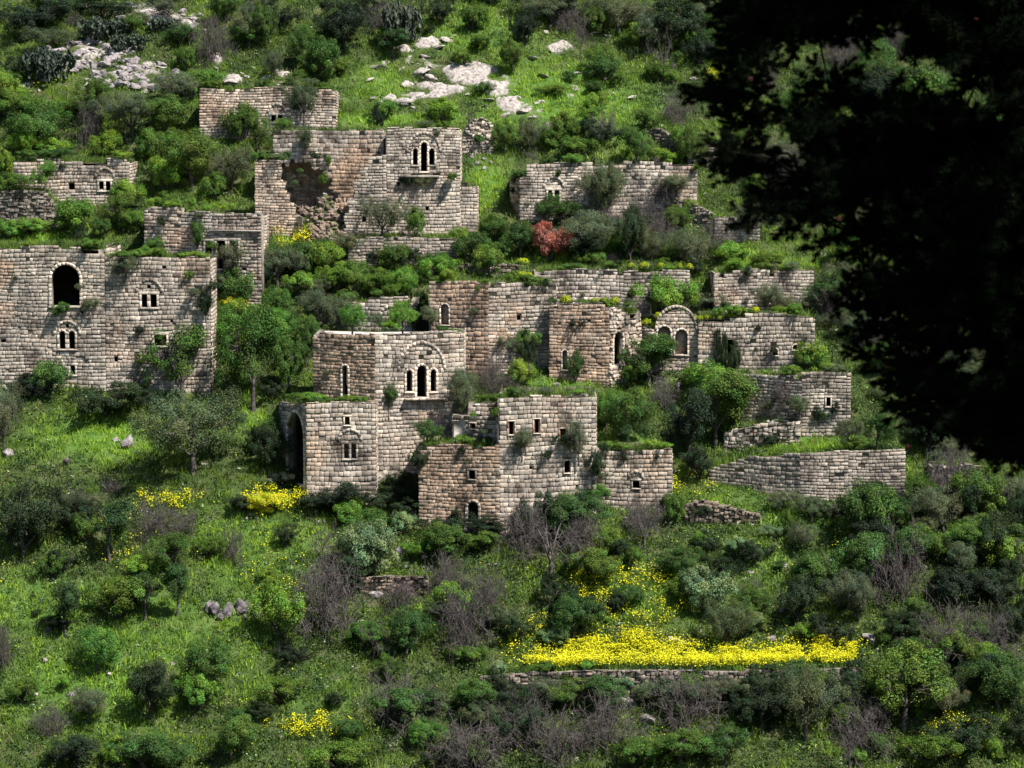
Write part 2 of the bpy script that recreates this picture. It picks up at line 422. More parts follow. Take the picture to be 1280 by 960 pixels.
            tz = min(tops) - 0.4
            shell(bk, F, [(0.4, minz), (F.L - 0.4, minz), (F.L - 0.4, tz), (0.4, tz)], [], 0.4)
            if room: FOOT.append(([tuple(p + np.array([0, 0.25])) for p in P] + [tuple(P[-1] + nb * (D - 0.2)), tuple(P[0] + nb * (D - 0.2))], s.o[2] - 0.6))
            if roof:
                rb = MB(); rt = min(tops) - 0.12
                pl = [(p[0], p[1] + 0.3) for p in P]; pl[0] = (pl[0][0] + 0.25, pl[0][1]); pl[-1] = (pl[-1][0] - 0.25, pl[-1][1])
                nseg = 10; G = []
                for q in range(nseg + 1):
                    for (x, y) in pl: G.append((x, y + (D - 0.5) * q / nseg, rt + (0.18 * float(vn(x, y + q * 1.3, 4)) - 0.1 if 0 < q < nseg else 0) + (0.03 * q if roof == 'grass' else 0)))
                m = len(pl); Q = [[q * m + i, q * m + i + 1, (q + 1) * m + i + 1, (q + 1) * m + i] for q in range(nseg) for i in range(m - 1)]
                nG = len(G); G2 = [(x, y, rt - 0.3) for x, y, z in G]
                Q2 = [[a + nG for a in f[::-1]] for f in Q]
                rb.add(G + G2, Q + Q2)
                s.part('roof', rb, [M_ROOF if roof == 'grass' else M_PLASTER])
                if roof == 'grass': ROOFS.append((s, pl, D, rt))
                if roof == 'plaster':   # broken lime crust lying along the parapet
                    for i, F in enumerate(s.facs[-len(segs):]):
                        cm = MB(); u = 0.1
                        while u < F.L - 0.3:
                            wd = R.uniform(0.5, 1.4); wd = min(wd, F.L - u)
                            if R.random() < 0.8: cm.add(F.W(stone_uvw(u, tops[i] - 0.01 - 0.003 * i, u + wd - 0.03, tops[i] + R.uniform(0.04, 0.12), -0.02, 0.02) - [0, 0, R.uniform(0.0, 0.05)]) , SQ9)
                            u += wd
                        s.part('roof_crust', cm, [M_PLASTER])
        s.part('wall', bk, [M_MORTAR]); s.part('masonry', st, [M_STONE], kind='stuff')
        return s
    def done(s, cap=75):
        s.big.sort(key=lambda b: -b[0]); rest = MB()
        for i, (wd, F, S, pr, c) in enumerate(s.big):
            if i < cap:
                u0, v0, u1, v1 = S
                p = F.W([[(u0 + u1) / 2, (v0 + v1) / 2, pr / 2 - 0.03]])[0] - s.o
                o = link('stone', UNIT[i % 6], s.t, p); o.scale = (u1 - u0, pr + 0.06, v1 - v0)
                o.rotation_euler = (0, 0, math.atan2(F.e[1], F.e[0])); o.color = (*c, 1)
            else: rest.add(F.W(stone_uvw(*S, pr)), SQ9, None, c)
        if rest.V: s.part('masonry', rest, [M_STONE], kind='stuff')
        FACS.append(s)
    def on(s, px, py, inward=0.0):
        best = None
        for F in s.facs:
            u, v = F.uv(px, py, False)
            q = 0 if 0 <= u <= F.L else min(abs(u), abs(u - F.L))
            if best is None or q < best[0] - 1e-6: best = (q, F, u, v)
        _, F, u, v = best
        return F.W([[u, v, -inward]])[0]
ROOFS = []

# ------------------------------------------------------------------ the houses
H = {}
def house(key, name, label, cat, foot, corners, segs, **kw):
    h = House(name, label, cat, foot); h.volume(corners, segs, **kw); H[key] = h; return h
h = house('A', 'stone_house', 'low grey cottage at the far left with a pair of small square windows', 'house', (90, 262), [(18,0.2),(162,0.6)],
   [dict(top=[(18,200),(60,198),(97,200),(120,197),(162,196)], op=[(124,227,130,238,'rect'),(132,227,138,238,'rect'),(86,229,93,237,'hole')], rel=[(131,222,11)])], depth=5); h.done()
h = house('B', 'stone_house', 'highest ruined house, below the rock scree, with a slit and twin windows', 'house', (320, 176), [(250,0),(420,0.8)],
   [dict(top=[(250,112),(330,109),(372,109),(377,121),(398,122),(401,111),(420,111)], br=0.3, zone=[(265,140,30,0.5)], op=[(287,145,291,154,'rect',0.1),(339,144,345,152,'rect'),(347,144,353,152,'rect')], rel=[(346,141,11)])], depth=4); h.done()
h = House('stone_house', 'tall upper house with a pointed arch framing three narrow windows', 'house', (530, 296)); H['C'] = h
h.volume([(343,3.4),(480,2.9)], [dict(top=[(343,163),(400,164),(480,161)], br=0.2, rag=0.5, sm=True, zone=[(435,225,40,0.9),(415,260,50,0.8),(450,200,34,0.6)], op=[(352,207,406,275,'ragged',[(348,216),(351,203),(359,207),(365,199),(376,205),(385,201),(391,212),(401,210),(405,222),(417,226),(411,238),(424,245),(415,257),(425,268),(410,284),(350,284)])])], depth=4)
mb = MB(); F = Fac(h.cnr(330, 5.2), h.cnr(430, 5.2)); ol = [F.uv(*p) for p in [(332,300),(332,190),(428,190),(428,300)]]; shell(mb, F, ol, [], 0.3); h.part('vault_wall', mb, [M_CLAY])
mb = MB(); lay_stones(mb, F, [F.uv(*p) for p in [(334,300),(334,222),(350,212),(372,214),(392,226),(400,250),(426,262),(426,300)]], [], 0.6, 1); h.part('vault_masonry', mb, [M_STONE], kind='stuff')
mb = MB(); u_, v_ = F.uv(376, 240); ring(mb, F, u_, v_, 1.2, 0.22, a0=0.2, a1=2.7, pr=0.2, br=0.3, k=1.3); h.part('broken_arch', mb, [M_STONE])
h.volume([(484,0),(575,0.9)], [dict(top=[(484,159),(530,160),(575,159)], br=0.05, zone=[(500,240,25,0.4),(560,215,18,0.4)],
   op=[(516,186,522,206,'arch'),(526,178,534,214,'arch'),(536,186,543,206,'arch'),(532,258,536,264,'hole'),(541,217,550,221,'hole'),(514,217,524,222,'hole'),(497,228,500,233,'hole')], rel=[(529.5,190,21)])], depth=7)
h.volume([(424,0.05),(483.6,0.0)], [dict(poly=[(424,312),(424,292),(433,286),(429,270),(438,264),(434,250),(444,243),(441,229),(451,223),(450,208),(461,206),(461,197),(484,194),(484,312)], br=0.1, rub=0, op=[(453,271,457,277,'hole')])], depth=2.6, roof='grass', sides=False, room=False, th=1.6)
_m = hit(405, 298); MOUNDS.append((_m[0] + 0.1, _m[1] + 0.9, _m[2] - 0.5, 4.0, 3.0))
mb = MB(); F = h.facs[1]; a = F.uv(500,222); b = F.uv(548,219); mb.add(F.W([(a[0],a[1],0),(b[0],a[1],0),(b[0],b[1],0),(a[0],b[1],0),(a[0],a[1],0.55),(b[0],a[1],0.45),(b[0],b[1],0.45),(a[0],b[1],0.55)]), [[0,1,2,3],[4,7,6,5],[0,4,5,1],[1,5,6,2],[2,6,7,3],[3,7,4,0]], None, (0.3,0.27,0.24)); h.part('balcony_slab', mb, [M_STONE]); h.done(110)
h = House('ruined_house', 'collapsed brown vault with a broken arch and spilling rubble, left of the upper house', 'ruin', (352, 297)); H['D'] = h
h.volume([(319,0),(386,0.2)], [dict(poly=[(319,312),(319,201),(335,199),(349,201),(353,212),(350,224),(358,227),(355,238),(363,242),(361,252),(370,256),(369,266),(378,272),(377,284),(386,290),(386,312)], br=0.55)], depth=2.2, sides=False, room=False, th=1.4)
h.done(40)
h = house('E', 'stone_annex', 'square stone buttress block at the right foot of the upper house', 'annex', (575, 290), [(553,-0.5),(597,-0.1)],
   [dict(top=[(553,229),(570,227),(585,227),(589,238),(597,243)], br=0.05)], depth=3, room=False); h.done(20)
h = house('F', 'ruined_house', 'small crumbling grey ruin with a blocked archway, right of the upper house', 'ruin', (598, 194), [(577,0),(617,0.5)],
   [dict(poly=[(577,210),(578,175),(583,158),(592,149),(600,148),(604,147),(611,152),(616,156),(617,210)], br=0.05, rub=1, rel=[(600,172,9)])], depth=3, sides=False, room=False); h.done(15)
h = house('G', 'stone_house', 'long low upper-right house with twin square windows under an arch', 'house', (700, 276), [(638,2.5),(650,0),(722,0.2),(871,1.2)],
   [dict(top=[(638,222),(650,222)], br=0.1), dict(top=[(650,221),(658,212),(663,204),(690,203),(722,204)], br=0.05, zone=[(690,262,30,0.4)], op=[(685,238,690,253,'rect'),(693,238,699,253,'rect')], rel=[(692,234,12)]),
    dict(top=[(722,202),(760,203),(800,202),(830,203),(871,203)], br=0.0, zone=[(850,225,30,0.3)], op=[(771,214,775,219,'hole'),(779,214,782,218,'hole')])], depth=5); h.done()
h = house('I', 'stone_house', 'small stone arch ruin beside the pine branches, top right', 'ruin', (880, 212), [(860,0.5),(898,0)],
   [dict(top=[(860,192),(872,180),(884,178),(898,180)], op=[(871,197,883,222,'arch')], br=0.0)], depth=3); h.done(15)
h = House('stone_house', 'large left house with a gaping round-arched opening and paired arched windows', 'house', (135, 490)); H['J'] = h
h.volume([(-90,1.0),(132.6,0)], [dict(top=[(-90,306),(-30,308),(0,309),(22,311),(24,307),(48,308),(80,310),(100,307),(132.6,312)], br=0.05, zone=[(-5,340,28,1.0),(0,395,22,0.6),(60,440,50,0.25),(120,330,20,0.3)],
    op=[(64,331,100,382,'arch',0.2),(74,414,82,436,'arch'),(86,414,94,436,'arch'),(82.5,405,86,410,'hole'),(88,457,94,468,'rect'),(-40,380,-30,400,'rect'),(1,424,7,428,'hole'),(60,378,64,382,'hole'),(101,388,104,392,'hole')], rel=[(84,418,15)])], depth=8)
h.volume([(133.4,0.1),(264,0.2)], [dict(top=[(133.4,320),(180,322),(230,321),(243,319),(264,322)], br=0.08, zone=[(160,430,45,0.35),(235,340,25,0.4)],
    op=[(177,368,184,384,'rect'),(188,368,196,384,'rect'),(184,357,188,361,'hole'),(193,419,208,432,'rect'),(203,332,207,336,'hole'),(213,400,216,403,'hole'),(143,446,147,452,'hole')], rel=[(186.5,365,14)])], depth=4, roof='grass')
h.done(170)
h = house('K', 'stone_house', 'grey house above the large left house with tall dark doorways', 'house', (300, 384), [(182,2.2),(228,1.5),(327,0)],
   [dict(top=[(182,259),(228,258)], br=0.3, zone=[(226,300,24,0.6)]), dict(top=[(228,262),(260,264),(300,266),(327,268)], br=0.15, zone=[(232,300,20,0.7),(322,340,18,0.5)],
    op=[(257,302,265,319,'rect'),(271,301,282,336,'rect door'),(287,301,298,326,'rect'),(303,335,308,339,'hole')])], depth=6, roof='plaster')
mb = MB(); F = h.facs[1]; a = F.uv(262,287); b = F.uv(327,288.5); mb.add(F.W(stone_uvw(a[0],b[1]-0.06,b[0],b[1]+0.04,0.2,0.01)), SQ9, None, (0.5,0.46,0.42)); h.part('string_course', mb, [M_STONE]); h.done()
h = house('L', 'stone_house', 'half-hidden house behind two round trees, twin windows under an arch', 'house', (490, 420), [(395,1.5),(448,0.5),(522,0)],
   [dict(top=[(395,380),(420,378),(448,376)], br=0.05), dict(top=[(448,374),(490,370),(522,372)], br=0.1, op=[(481,399,487,409,'rect'),(490,399,496,409,'rect')], rel=[(488,395,11)])], depth=4); h.done(30)
h = House('stone_house', 'central two-storey house with three arched windows and a vaulted lower room', 'house', (440, 606)); H['M'] = h
h.volume([(393,2.1),(469.6,0.3),(580,1.9)], [dict(top=[(393,421),(400,415),(430,418),(469.6,417)], br=0.9, sm=True, zone=[(425,470,46,0.3)], op=[(428,457,435,498,'arch door',0.14)]),
    dict(top=[(469.6,416),(520,415),(556,414),(580,415)], br=0.08, zone=[(530,520,28,0.4)], op=[(508,463,515,489,'arch'),(521,457,533,496,'arch',0.17),(538,462,545,489,'arch')], rel=[(527,462,27)])], depth=6, roof='plaster')
h.volume([(350,2.8),(384,-1.9),(470,-1.7)], [dict(top=[(350,516),(362,507),(384,503)], br=0.3, op=[(360,513,381,606,'arch door',0.2)]),
    dict(top=[(384,503),(420,503),(470,502)], br=0.3, zone=[(390,560,25,0.3),(450,530,30,-0.3)], op=[(431,521,437,531,'rect',0.1),(430,555,436,573,'rect'),(439,555,445,573,'rect')], rel=[(437.5,551,12)])], depth=4.2, roof='grass')
mb = MB(); F = h.facs[1]; a = F.uv(505,500); b = F.uv(556,497)
for i in range(6):
    u0 = a[0] + (b[0] - a[0]) * i / 6; u1 = a[0] + (b[0] - a[0]) * (i + 1) / 6 - 0.02
    mb.add(F.W(stone_uvw(u0, a[1], u1, b[1] + 0.02, 0.42, 0.01)), SQ9, None, stone_col(0.1))
h.part('ledge', mb, [M_STONE]); h.done(160)
h = House('stone_house', 'lowest house with a small arched door, brick-edged windows and tall pale facade', 'house', (605, 657)); H['N'] = h
h.volume([(524,0.1),(625,-1.0)], [dict(top=[(524,560),(527,557),(566,554),(590,557),(625,556)], br=0.85, sm=True, zone=[(620,610,26,-0.4)], op=[(586,588,594,599,'rect',0.1),(585,627,598,652,'arch door',0.18)])], depth=5.2)
h.volume([(625,-1.0),(745,0.6)], [dict(top=[(625,497),(660,495),(700,494),(745,491)], br=0.05, zone=[(690,520,50,0.25)],
    op=[(635,527,643,543,'rect brick',0.06),(667,524,675,541,'rect brick',0.06),(699,536,709,552,'rect brick',0.06),(714,528,721,545,'rect brick',0.06),(705,576,713,591,'rect',0.06),(662,583,666,588,'hole'),(689,555,692,560,'hole'),(720,606,723,611,'hole')])], depth=6)
h.volume([(566,2.4),(625,0.8)], [dict(top=[(566,524),(600,522),(625,521)], br=0.25, op=[(588,529,595,536,'rect brick',0.05)])], depth=3.2, roof='plaster')
h.volume([(586,3.4),(626,2.7)], [dict(top=[(586,505),(600,503),(626,502)], br=0.2)], depth=2, roof='plaster')
mb = MB(); F = h.facs[-2]; pp_ = [F.uv(*p) for p in [(568,552),(581,553),(578,544),(584,538),(580,531),(586,526),(568,526)]]; shell(mb, F, pp_, [], 0.04, w0=0.088); h.part('plaster_patch', mb, [M_PLASTER]); h.done(160)
h = house('O', 'stone_house', 'plain stone block with one tiny arched window, right of the lowest house', 'house', (800, 650), [(746,1.1),(840,0.9)],
   [dict(top=[(746,563),(790,563),(840,561)], br=0.12, zone=[(800,600,40,0.3)], op=[(791,601,799,610,'rect',0.1),(715,1,716,2,'hole')][:1], rel=[(795,598,7)])], depth=5); h.done()
h = house('P', 'stone_house', 'square brown tower-like house with a broken wall niche', 'house', (620, 470), [(537,1.2),(611,0),(695,0.9)],
   [dict(top=[(537,353),(570,352),(611,352)], br=0.95, sm=True, rag=0.4, op=[(551,380,561,406,'arch niche',0.1)]), dict(top=[(611,352),(650,351),(695,351)], br=0.12, zone=[(625,420,20,0.6),(640,395,16,0.6)], op=[(646,394,651,400,'hole')])], depth=5); h.done(110)
h = house('Q', 'stone_house', 'long dark stone wall house behind the brown tower, spurge on top', 'house', (770, 398), [(668,0.3),(779.6,0),(862,-0.2)],
   [dict(top=[(668,338),(700,337),(740,336),(779.6,334)], br=-0.05), dict(top=[(779.6,337),(820,338),(862,337)], br=0.2, op=[(815,366,826,392,'rect')])], depth=5); h.done(50)
h = house('R', 'stone_house', 'weathered grey wall house right of the spurge-topped wall', 'house', (950, 396), [(893,0),(1017,0.8)],
   [dict(top=[(893,341),(940,337),(960,335),(1017,338)], br=0.0, zone=[(905,370,22,0.5)])], depth=4); h.done(30)
h = house('S', 'ruined_house', 'broad brown ruin with cracked front and a collapsed side arch', 'ruin', (735, 482), [(687,0.8),(762,0),(800,2.2)],
   [dict(top=[(687,383),(700,380),(728,379),(732,384),(736,380),(762,381)], br=0.9, sm=True, op=[(703,438,709,462,'arch niche',0.1),(735,398,738,402,'hole')]),
    dict(top=[(762,382),(771,381),(782,388),(788,400),(800,404)], br=0.25, rub=1, op=[(767,415,778,455,'arch',0.16)])], depth=4, roof='grass'); h.done(80)
h = house('T', 'ruined_house', 'free-standing rounded gable with two arched niches', 'ruin', (845, 466), [(796,1.2),(818,0.2),(873,0.2)],
   [dict(poly=[(796,480),(796,412),(803,408),(812,412),(818,410),(818,480)], br=0.2, rub=1),
    dict(poly=[(818,480),(818,411),(822,400),(830,392),(840,388),(850,387),(860,391),(868,400),(872,411),(873,480)], br=0.35, op=[(822,408,838,442,'arch niche',0.14),(844,412,859,443,'arch niche',0.14)], rel=[(845.5,412,24)])], depth=2.0, roof=None, room=False); h.done(25)
h = house('U', 'stone_house', 'long pale wall house with two small round vents, right of the gable', 'house', (945, 474), [(873,0.5),(1018,0.0)],
   [dict(top=[(873,402),(905,400),(925,396),(940,391),(965,392),(1018,396)], br=0.05, zone=[(880,425,22,0.7)], op=[(966,436,972,444,'arch',0.1),(991,431,998,437,'arch',0.1),(909,425,917,455,'rect',0.05)])], depth=5); h.done(90)
h = house('V', 'stone_house', 'grey blockhouse with one narrow slit window above the long pale wall', 'house', (1030, 547), [(922,2.6),(1002,0.2),(1063,0)],
   [dict(top=[(922,470),(960,469),(1002,468)], br=0.0), dict(top=[(1002,467),(1030,466),(1063,466)], br=0.0, op=[(1033,497,1038,508,'rect',0.1)])], depth=4); h.done(40)
h = house('W', 'ruined_house', 'dim wall with a round-arched hole under the pine branches', 'ruin', (1200, 628), [(1165,0.5),(1225,0)],
   [dict(top=[(1165,600),(1180,585),(1200,578),(1225,582)], br=0.1, rub=1, op=[(1190,591,1206,618,'arch',0.12)])], depth=3); h.done(10)
h = house('X', 'ruined_house', 'shaded vaulted archway at the right edge among dark trees', 'ruin', (1260, 716), [(1228,0.8),(1330,0)],
   [dict(top=[(1228,682),(1245,670),(1270,668),(1330,672)], br=0.2, op=[(1241,676,1271,722,'arch',0.2)])], depth=4); h.done(20)
# retaining and dry stone walls
for nm, lb, pts, br, rub in WALLS:
    DIM[0] = 0.5 if nm == 'dry_stone_wall' else 0.85
    mid = pts[len(pts) // 2]; hh = House(nm, lb, 'wall', (mid[0], mid[2] + 2))
    xs, ys, zs = reg_terrace(pts)
    P = [np.array([x, y - 0.15]) for x, y in zip(xs, ys)]; st = MB(); bk = MB()
    for i in range(len(P) - 1):
        F = Fac(P[i], P[i + 1]); hh.facs.append(F)
        zb = min(zs[i], zs[i + 1]) - (pts[i][2] - pts[i][1]) / 18 - 0.8
        o = [(0, zb), (F.L, zb), (F.L, zs[i + 1] + 0.12), (0, zs[i] + 0.12)]
        o2 = [(0, zb), (F.L, zb), (F.L, zs[i + 1] + 0.05 - 0.004 * i), (0, zs[i] + 0.05 - 0.004 * i)]
        shell(bk, F, o2, [], 0.5 + 0.003 * i)
        lay_stones(st, F, o, [], br, rub, hh.big, brf=lambda u, v, b=br: b + 0.6 * (float(vn(u / 2, v / 2, 8)) - 0.5))
    hh.part('wall_core', bk, [M_MORTAR]); hh.part('masonry', st, [M_STONE], kind='stuff'); hh.done(60)
    H[lb] = hh
DIM[0] = 1.0

# ------------------------------------------------------------------ terrain sheet
def inpoly(x, y, poly):
    c = np.zeros(x.shape, bool); j = len(poly) - 1
    for i in range(len(poly)):
        xi, yi = poly[i]; xj, yj = poly[j]
        k = ((yi > y) != (yj > y)) & (x < (xj - xi) * (y - yi) / (yj - yi + 1e-12) + xi)
        c ^= k; j = i
    return c
gx = np.concatenate([np.arange(-420, -50, 8.0), np.arange(-50, 50, 0.31), np.arange(50, 421, 8.0)])
gy = np.concatenate([np.arange(-60, 158, 3.0), np.arange(160, 272, 0.32), np.arange(275, 700, 8.0)])
GX, GY = np.meshgrid(gx, gy); GZ = ground_h(GX, GY)
INS = np.zeros(GX.shape, bool)
for pl, z in FOOT:
    k = inpoly(GX, GY, pl); GZ = np.where(k, np.minimum(GZ, z), GZ); INS |= k
def ell(px, py, L):
    m = np.zeros(px.shape)
    for cx, cy, rx, ry, a, s in L:
        t = math.radians(a); dx = px - cx; dy = py - cy
        u = (dx * math.cos(t) + dy * math.sin(t)) / rx; v = (-dx * math.sin(t) + dy * math.cos(t)) / ry
        m = np.maximum(m, s * np.clip(1.6 - 1.6 * (u * u + v * v) ** 0.5, 0, 1))
    return m
ROCKY = [(590,95,70,24,10,.75),(560,120,60,16,0,.6),(700,60,40,14,20,.6),(740,130,60,10,20,.55),(420,120,40,10,10,.6),(525,82,45,16,35,1),(540,110,40,10,10,.8),(505,125,38,9,-5,1),(640,130,55,20,25,.9),(700,163,26,9,20,.9),(610,118,30,10,-10,.6),(290,100,20,9,10,1),(355,95,16,6,30,.8),(270,75,14,12,60,.6),
  (145,80,92,32,18,.5),(205,24,66,20,18,.5),(665,38,22,8,20,.6),(740,40,20,6,10,.5),(535,55,25,10,0,.6),(325,625,25,6,20,.5),(20,105,20,8,30,.5)]
LUSH = [(600,40,120,40,0,.7),(720,130,160,70,10,.9),(470,110,60,40,0,.7),(610,220,36,50,30,.9),(120,545,120,45,-5,1),(70,300,100,14,0,1),(300,530,60,25,0,.7),(380,300,60,20,0,.8),(590,150,80,20,0,.7),
  (230,440,20,10,0,.5),(340,490,60,12,0,.9),(430,495,50,8,0,1),(690,480,70,12,0,1),(780,550,60,10,0,1),(1010,555,90,16,0,1),(60,760,120,60,0,.8),(110,860,150,80,0,.9),(330,700,140,90,15,.7),(200,790,200,90,0,.7),(300,720,80,50,20,.6),(1000,640,140,40,10,.7),(940,700,80,40,0,.5),
  (950,330,80,20,0,.7),(870,395,120,8,0,.8),(480,150,90,12,0,1),(700,330,120,8,0,.7),(820,740,120,50,10,.5),(400,870,120,50,0,.4)]
PX, PY = project(GX, GY, GZ)
rk = ell(PX, PY, ROCKY + [(405,270,42,36,0,.0)]); rk = np.clip(rk * (-0.45 + 2.8 * fbm(GX / 1.5, GY / 1.1, 31, 4)) , 0, 1); lu = ell(PX, PY, LUSH)
GZ = np.where((rk > 0.3) & ~INS, GZ + 0.9 * np.clip(rk - 0.3, 0, 0.5) * (0.2 + 1.4 * fbm(GX / 0.9, GY / 0.7, 77, 2)), GZ)
ny, nx = GX.shape; idx = np.arange(nx * ny).reshape(ny, nx)
Q = np.stack([idx[:-1, :-1], idx[:-1, 1:], idx[1:, 1:], idx[1:, :-1]], -1).reshape(-1, 4)
me = mk_mesh('ground', np.stack([GX, GY, GZ], -1).reshape(-1, 3), Q, None, np.stack([rk, lu, rk * 0], -1).reshape(-1, 3), [], None, True)
m, t, b = mat('hillside_soil', 0.95); geo = nd(t, 'ShaderNodeNewGeometry').outputs['Position']
vc = nd(t, 'ShaderNodeVertexColor', layer_name='Col'); sp = nd(t, 'ShaderNodeSeparateColor'); t.links.new(vc.outputs[0], sp.inputs[0])
n1 = noise(t, 0.9, 8, 0.7, geo)
cd = ramp(t, n1.outputs[0], [(0.3, (0.018, 0.03, 0.008)), (0.5, (0.05, 0.075, 0.018)), (0.72, (0.11, 0.1, 0.05))])
cl = ramp(t, n1.outputs[0], [(0.3, (0.03, 0.07, 0.012)), (0.5, (0.07, 0.145, 0.02)), (0.72, (0.14, 0.19, 0.05))])
mx = nd(t, 'ShaderNodeMix', data_type='RGBA'); t.links.new(sp.outputs[1], mx.inputs[0]); t.links.new(cd.outputs[0], mx.inputs[6]); t.links.new(cl.outputs[0], mx.inputs[7])
n2 = noise(t, 3.4, 10, 0.75, geo)
cr = ramp(t, n2.outputs[0], [(0.36, (0.06, 0.055, 0.045)), (0.47, (0.27, 0.235, 0.21)), (0.62, (0.46, 0.41, 0.37))])
ad = nd(t, 'ShaderNodeMath', operation='ADD'); mr = nd(t, 'ShaderNodeMapRange'); mr.inputs[1].default_value = 0.42; mr.inputs[2].default_value = 0.56
n3 = noise(t, 1.3, 5, 0.6, geo); ms = nd(t, 'ShaderNodeMath', operation='MULTIPLY'); ms.inputs[1].default_value = 0.35
t.links.new(n3.outputs[0], ms.inputs[0]); t.links.new(ms.outputs[0], ad.inputs[0]); sb = nd(t, 'ShaderNodeMath', operation='SUBTRACT'); sb.inputs[1].default_value = 0.17
t.links.new(ad.outputs[0], sb.inputs[0]); t.links.new(sp.outputs[0], ad.inputs[1]); t.links.new(sb.outputs[0], mr.inputs[0])
mx2 = nd(t, 'ShaderNodeMix', data_type='RGBA'); t.links.new(mr.outputs[0], mx2.inputs[0]); t.links.new(mx.outputs[2], mx2.inputs[6]); t.links.new(cr.outputs[0], mx2.inputs[7])
t.links.new(mx2.outputs[2], b.inputs['Base Color'])
bp = nd(t, 'ShaderNodeBump'); bp.inputs['Strength'].default_value = 1.0; bp.inputs['Distance'].default_value = 0.15; t.links.new(n2.outputs[0], bp.inputs['Height']); t.links.new(bp.outputs[0], b.inputs['Normal'])
me.materials.append(m); link('ground', me, kind='structure')

# ------------------------------------------------------------------ plant prototypes
def tubes(mb, P0, P1, r0, r1, n=3, c=(1, 1, 1)):
    P0 = np.asarray(P0, float).reshape(-1, 3); P1 = np.asarray(P1, float).reshape(-1, 3); k = len(P0)
    r0 = np.broadcast_to(np.asarray(r0, float), (k,)); r1 = np.broadcast_to(np.asarray(r1, float), (k,))
    d = P1 - P0; d /= np.linalg.norm(d, axis=1, keepdims=True) + 1e-9
    a = np.cross(d, np.where(np.abs(d[:, 2:3]) > 0.9, [[1.0, 0, 0]], [[0, 0, 1.0]])); a /= np.linalg.norm(a, axis=1, keepdims=True) + 1e-9
    b = np.cross(d, a); V = np.zeros((k, 2 * n, 3))
    for i in range(n):
        t_ = 2 * math.pi * i / n; o = a * math.cos(t_) + b * math.sin(t_)
        V[:, i] = P0 + o * r0[:, None]; V[:, n + i] = P1 + o * r1[:, None]
    q = np.array([[i, (i + 1) % n, n + (i + 1) % n, n + i] for i in range(n)])
    Q = (q[None] + (np.arange(k) * 2 * n)[:, None, None]).reshape(-1, 4)
    mb.add(V.reshape(-1, 3), Q, None, c)
def leaves(mb, C, Nn, size, col, asp=0.55):
    """one bent rhombic leaf (two triangles) at each centre"""
    k = len(C); Nn = Nn / (np.linalg.norm(Nn, axis=1, keepdims=True) + 1e-9)
    t_ = N.normal(size=(k, 3)); t_ -= (t_ * Nn).sum(1, keepdims=True) * Nn; t_ /= np.linalg.norm(t_, axis=1, keepdims=True) + 1e-9
    s = np.cross(Nn, t_); L = (size * N.uniform(0.6, 1.3, k))[:, None]
    V = np.stack([C - t_ * L * 0.5, C + s * L * asp * 0.5 + Nn * L * 0.12, C + t_ * L * 0.5, C - s * L * asp * 0.5 + Nn * L * 0.12], 1)
    i = (np.arange(k) * 4)[:, None]
    T = np.concatenate([i + [0, 1, 2], i + [0, 2, 3]])
    mb.add(V.reshape(-1, 3), None, T, np.repeat(col, 4, 0))
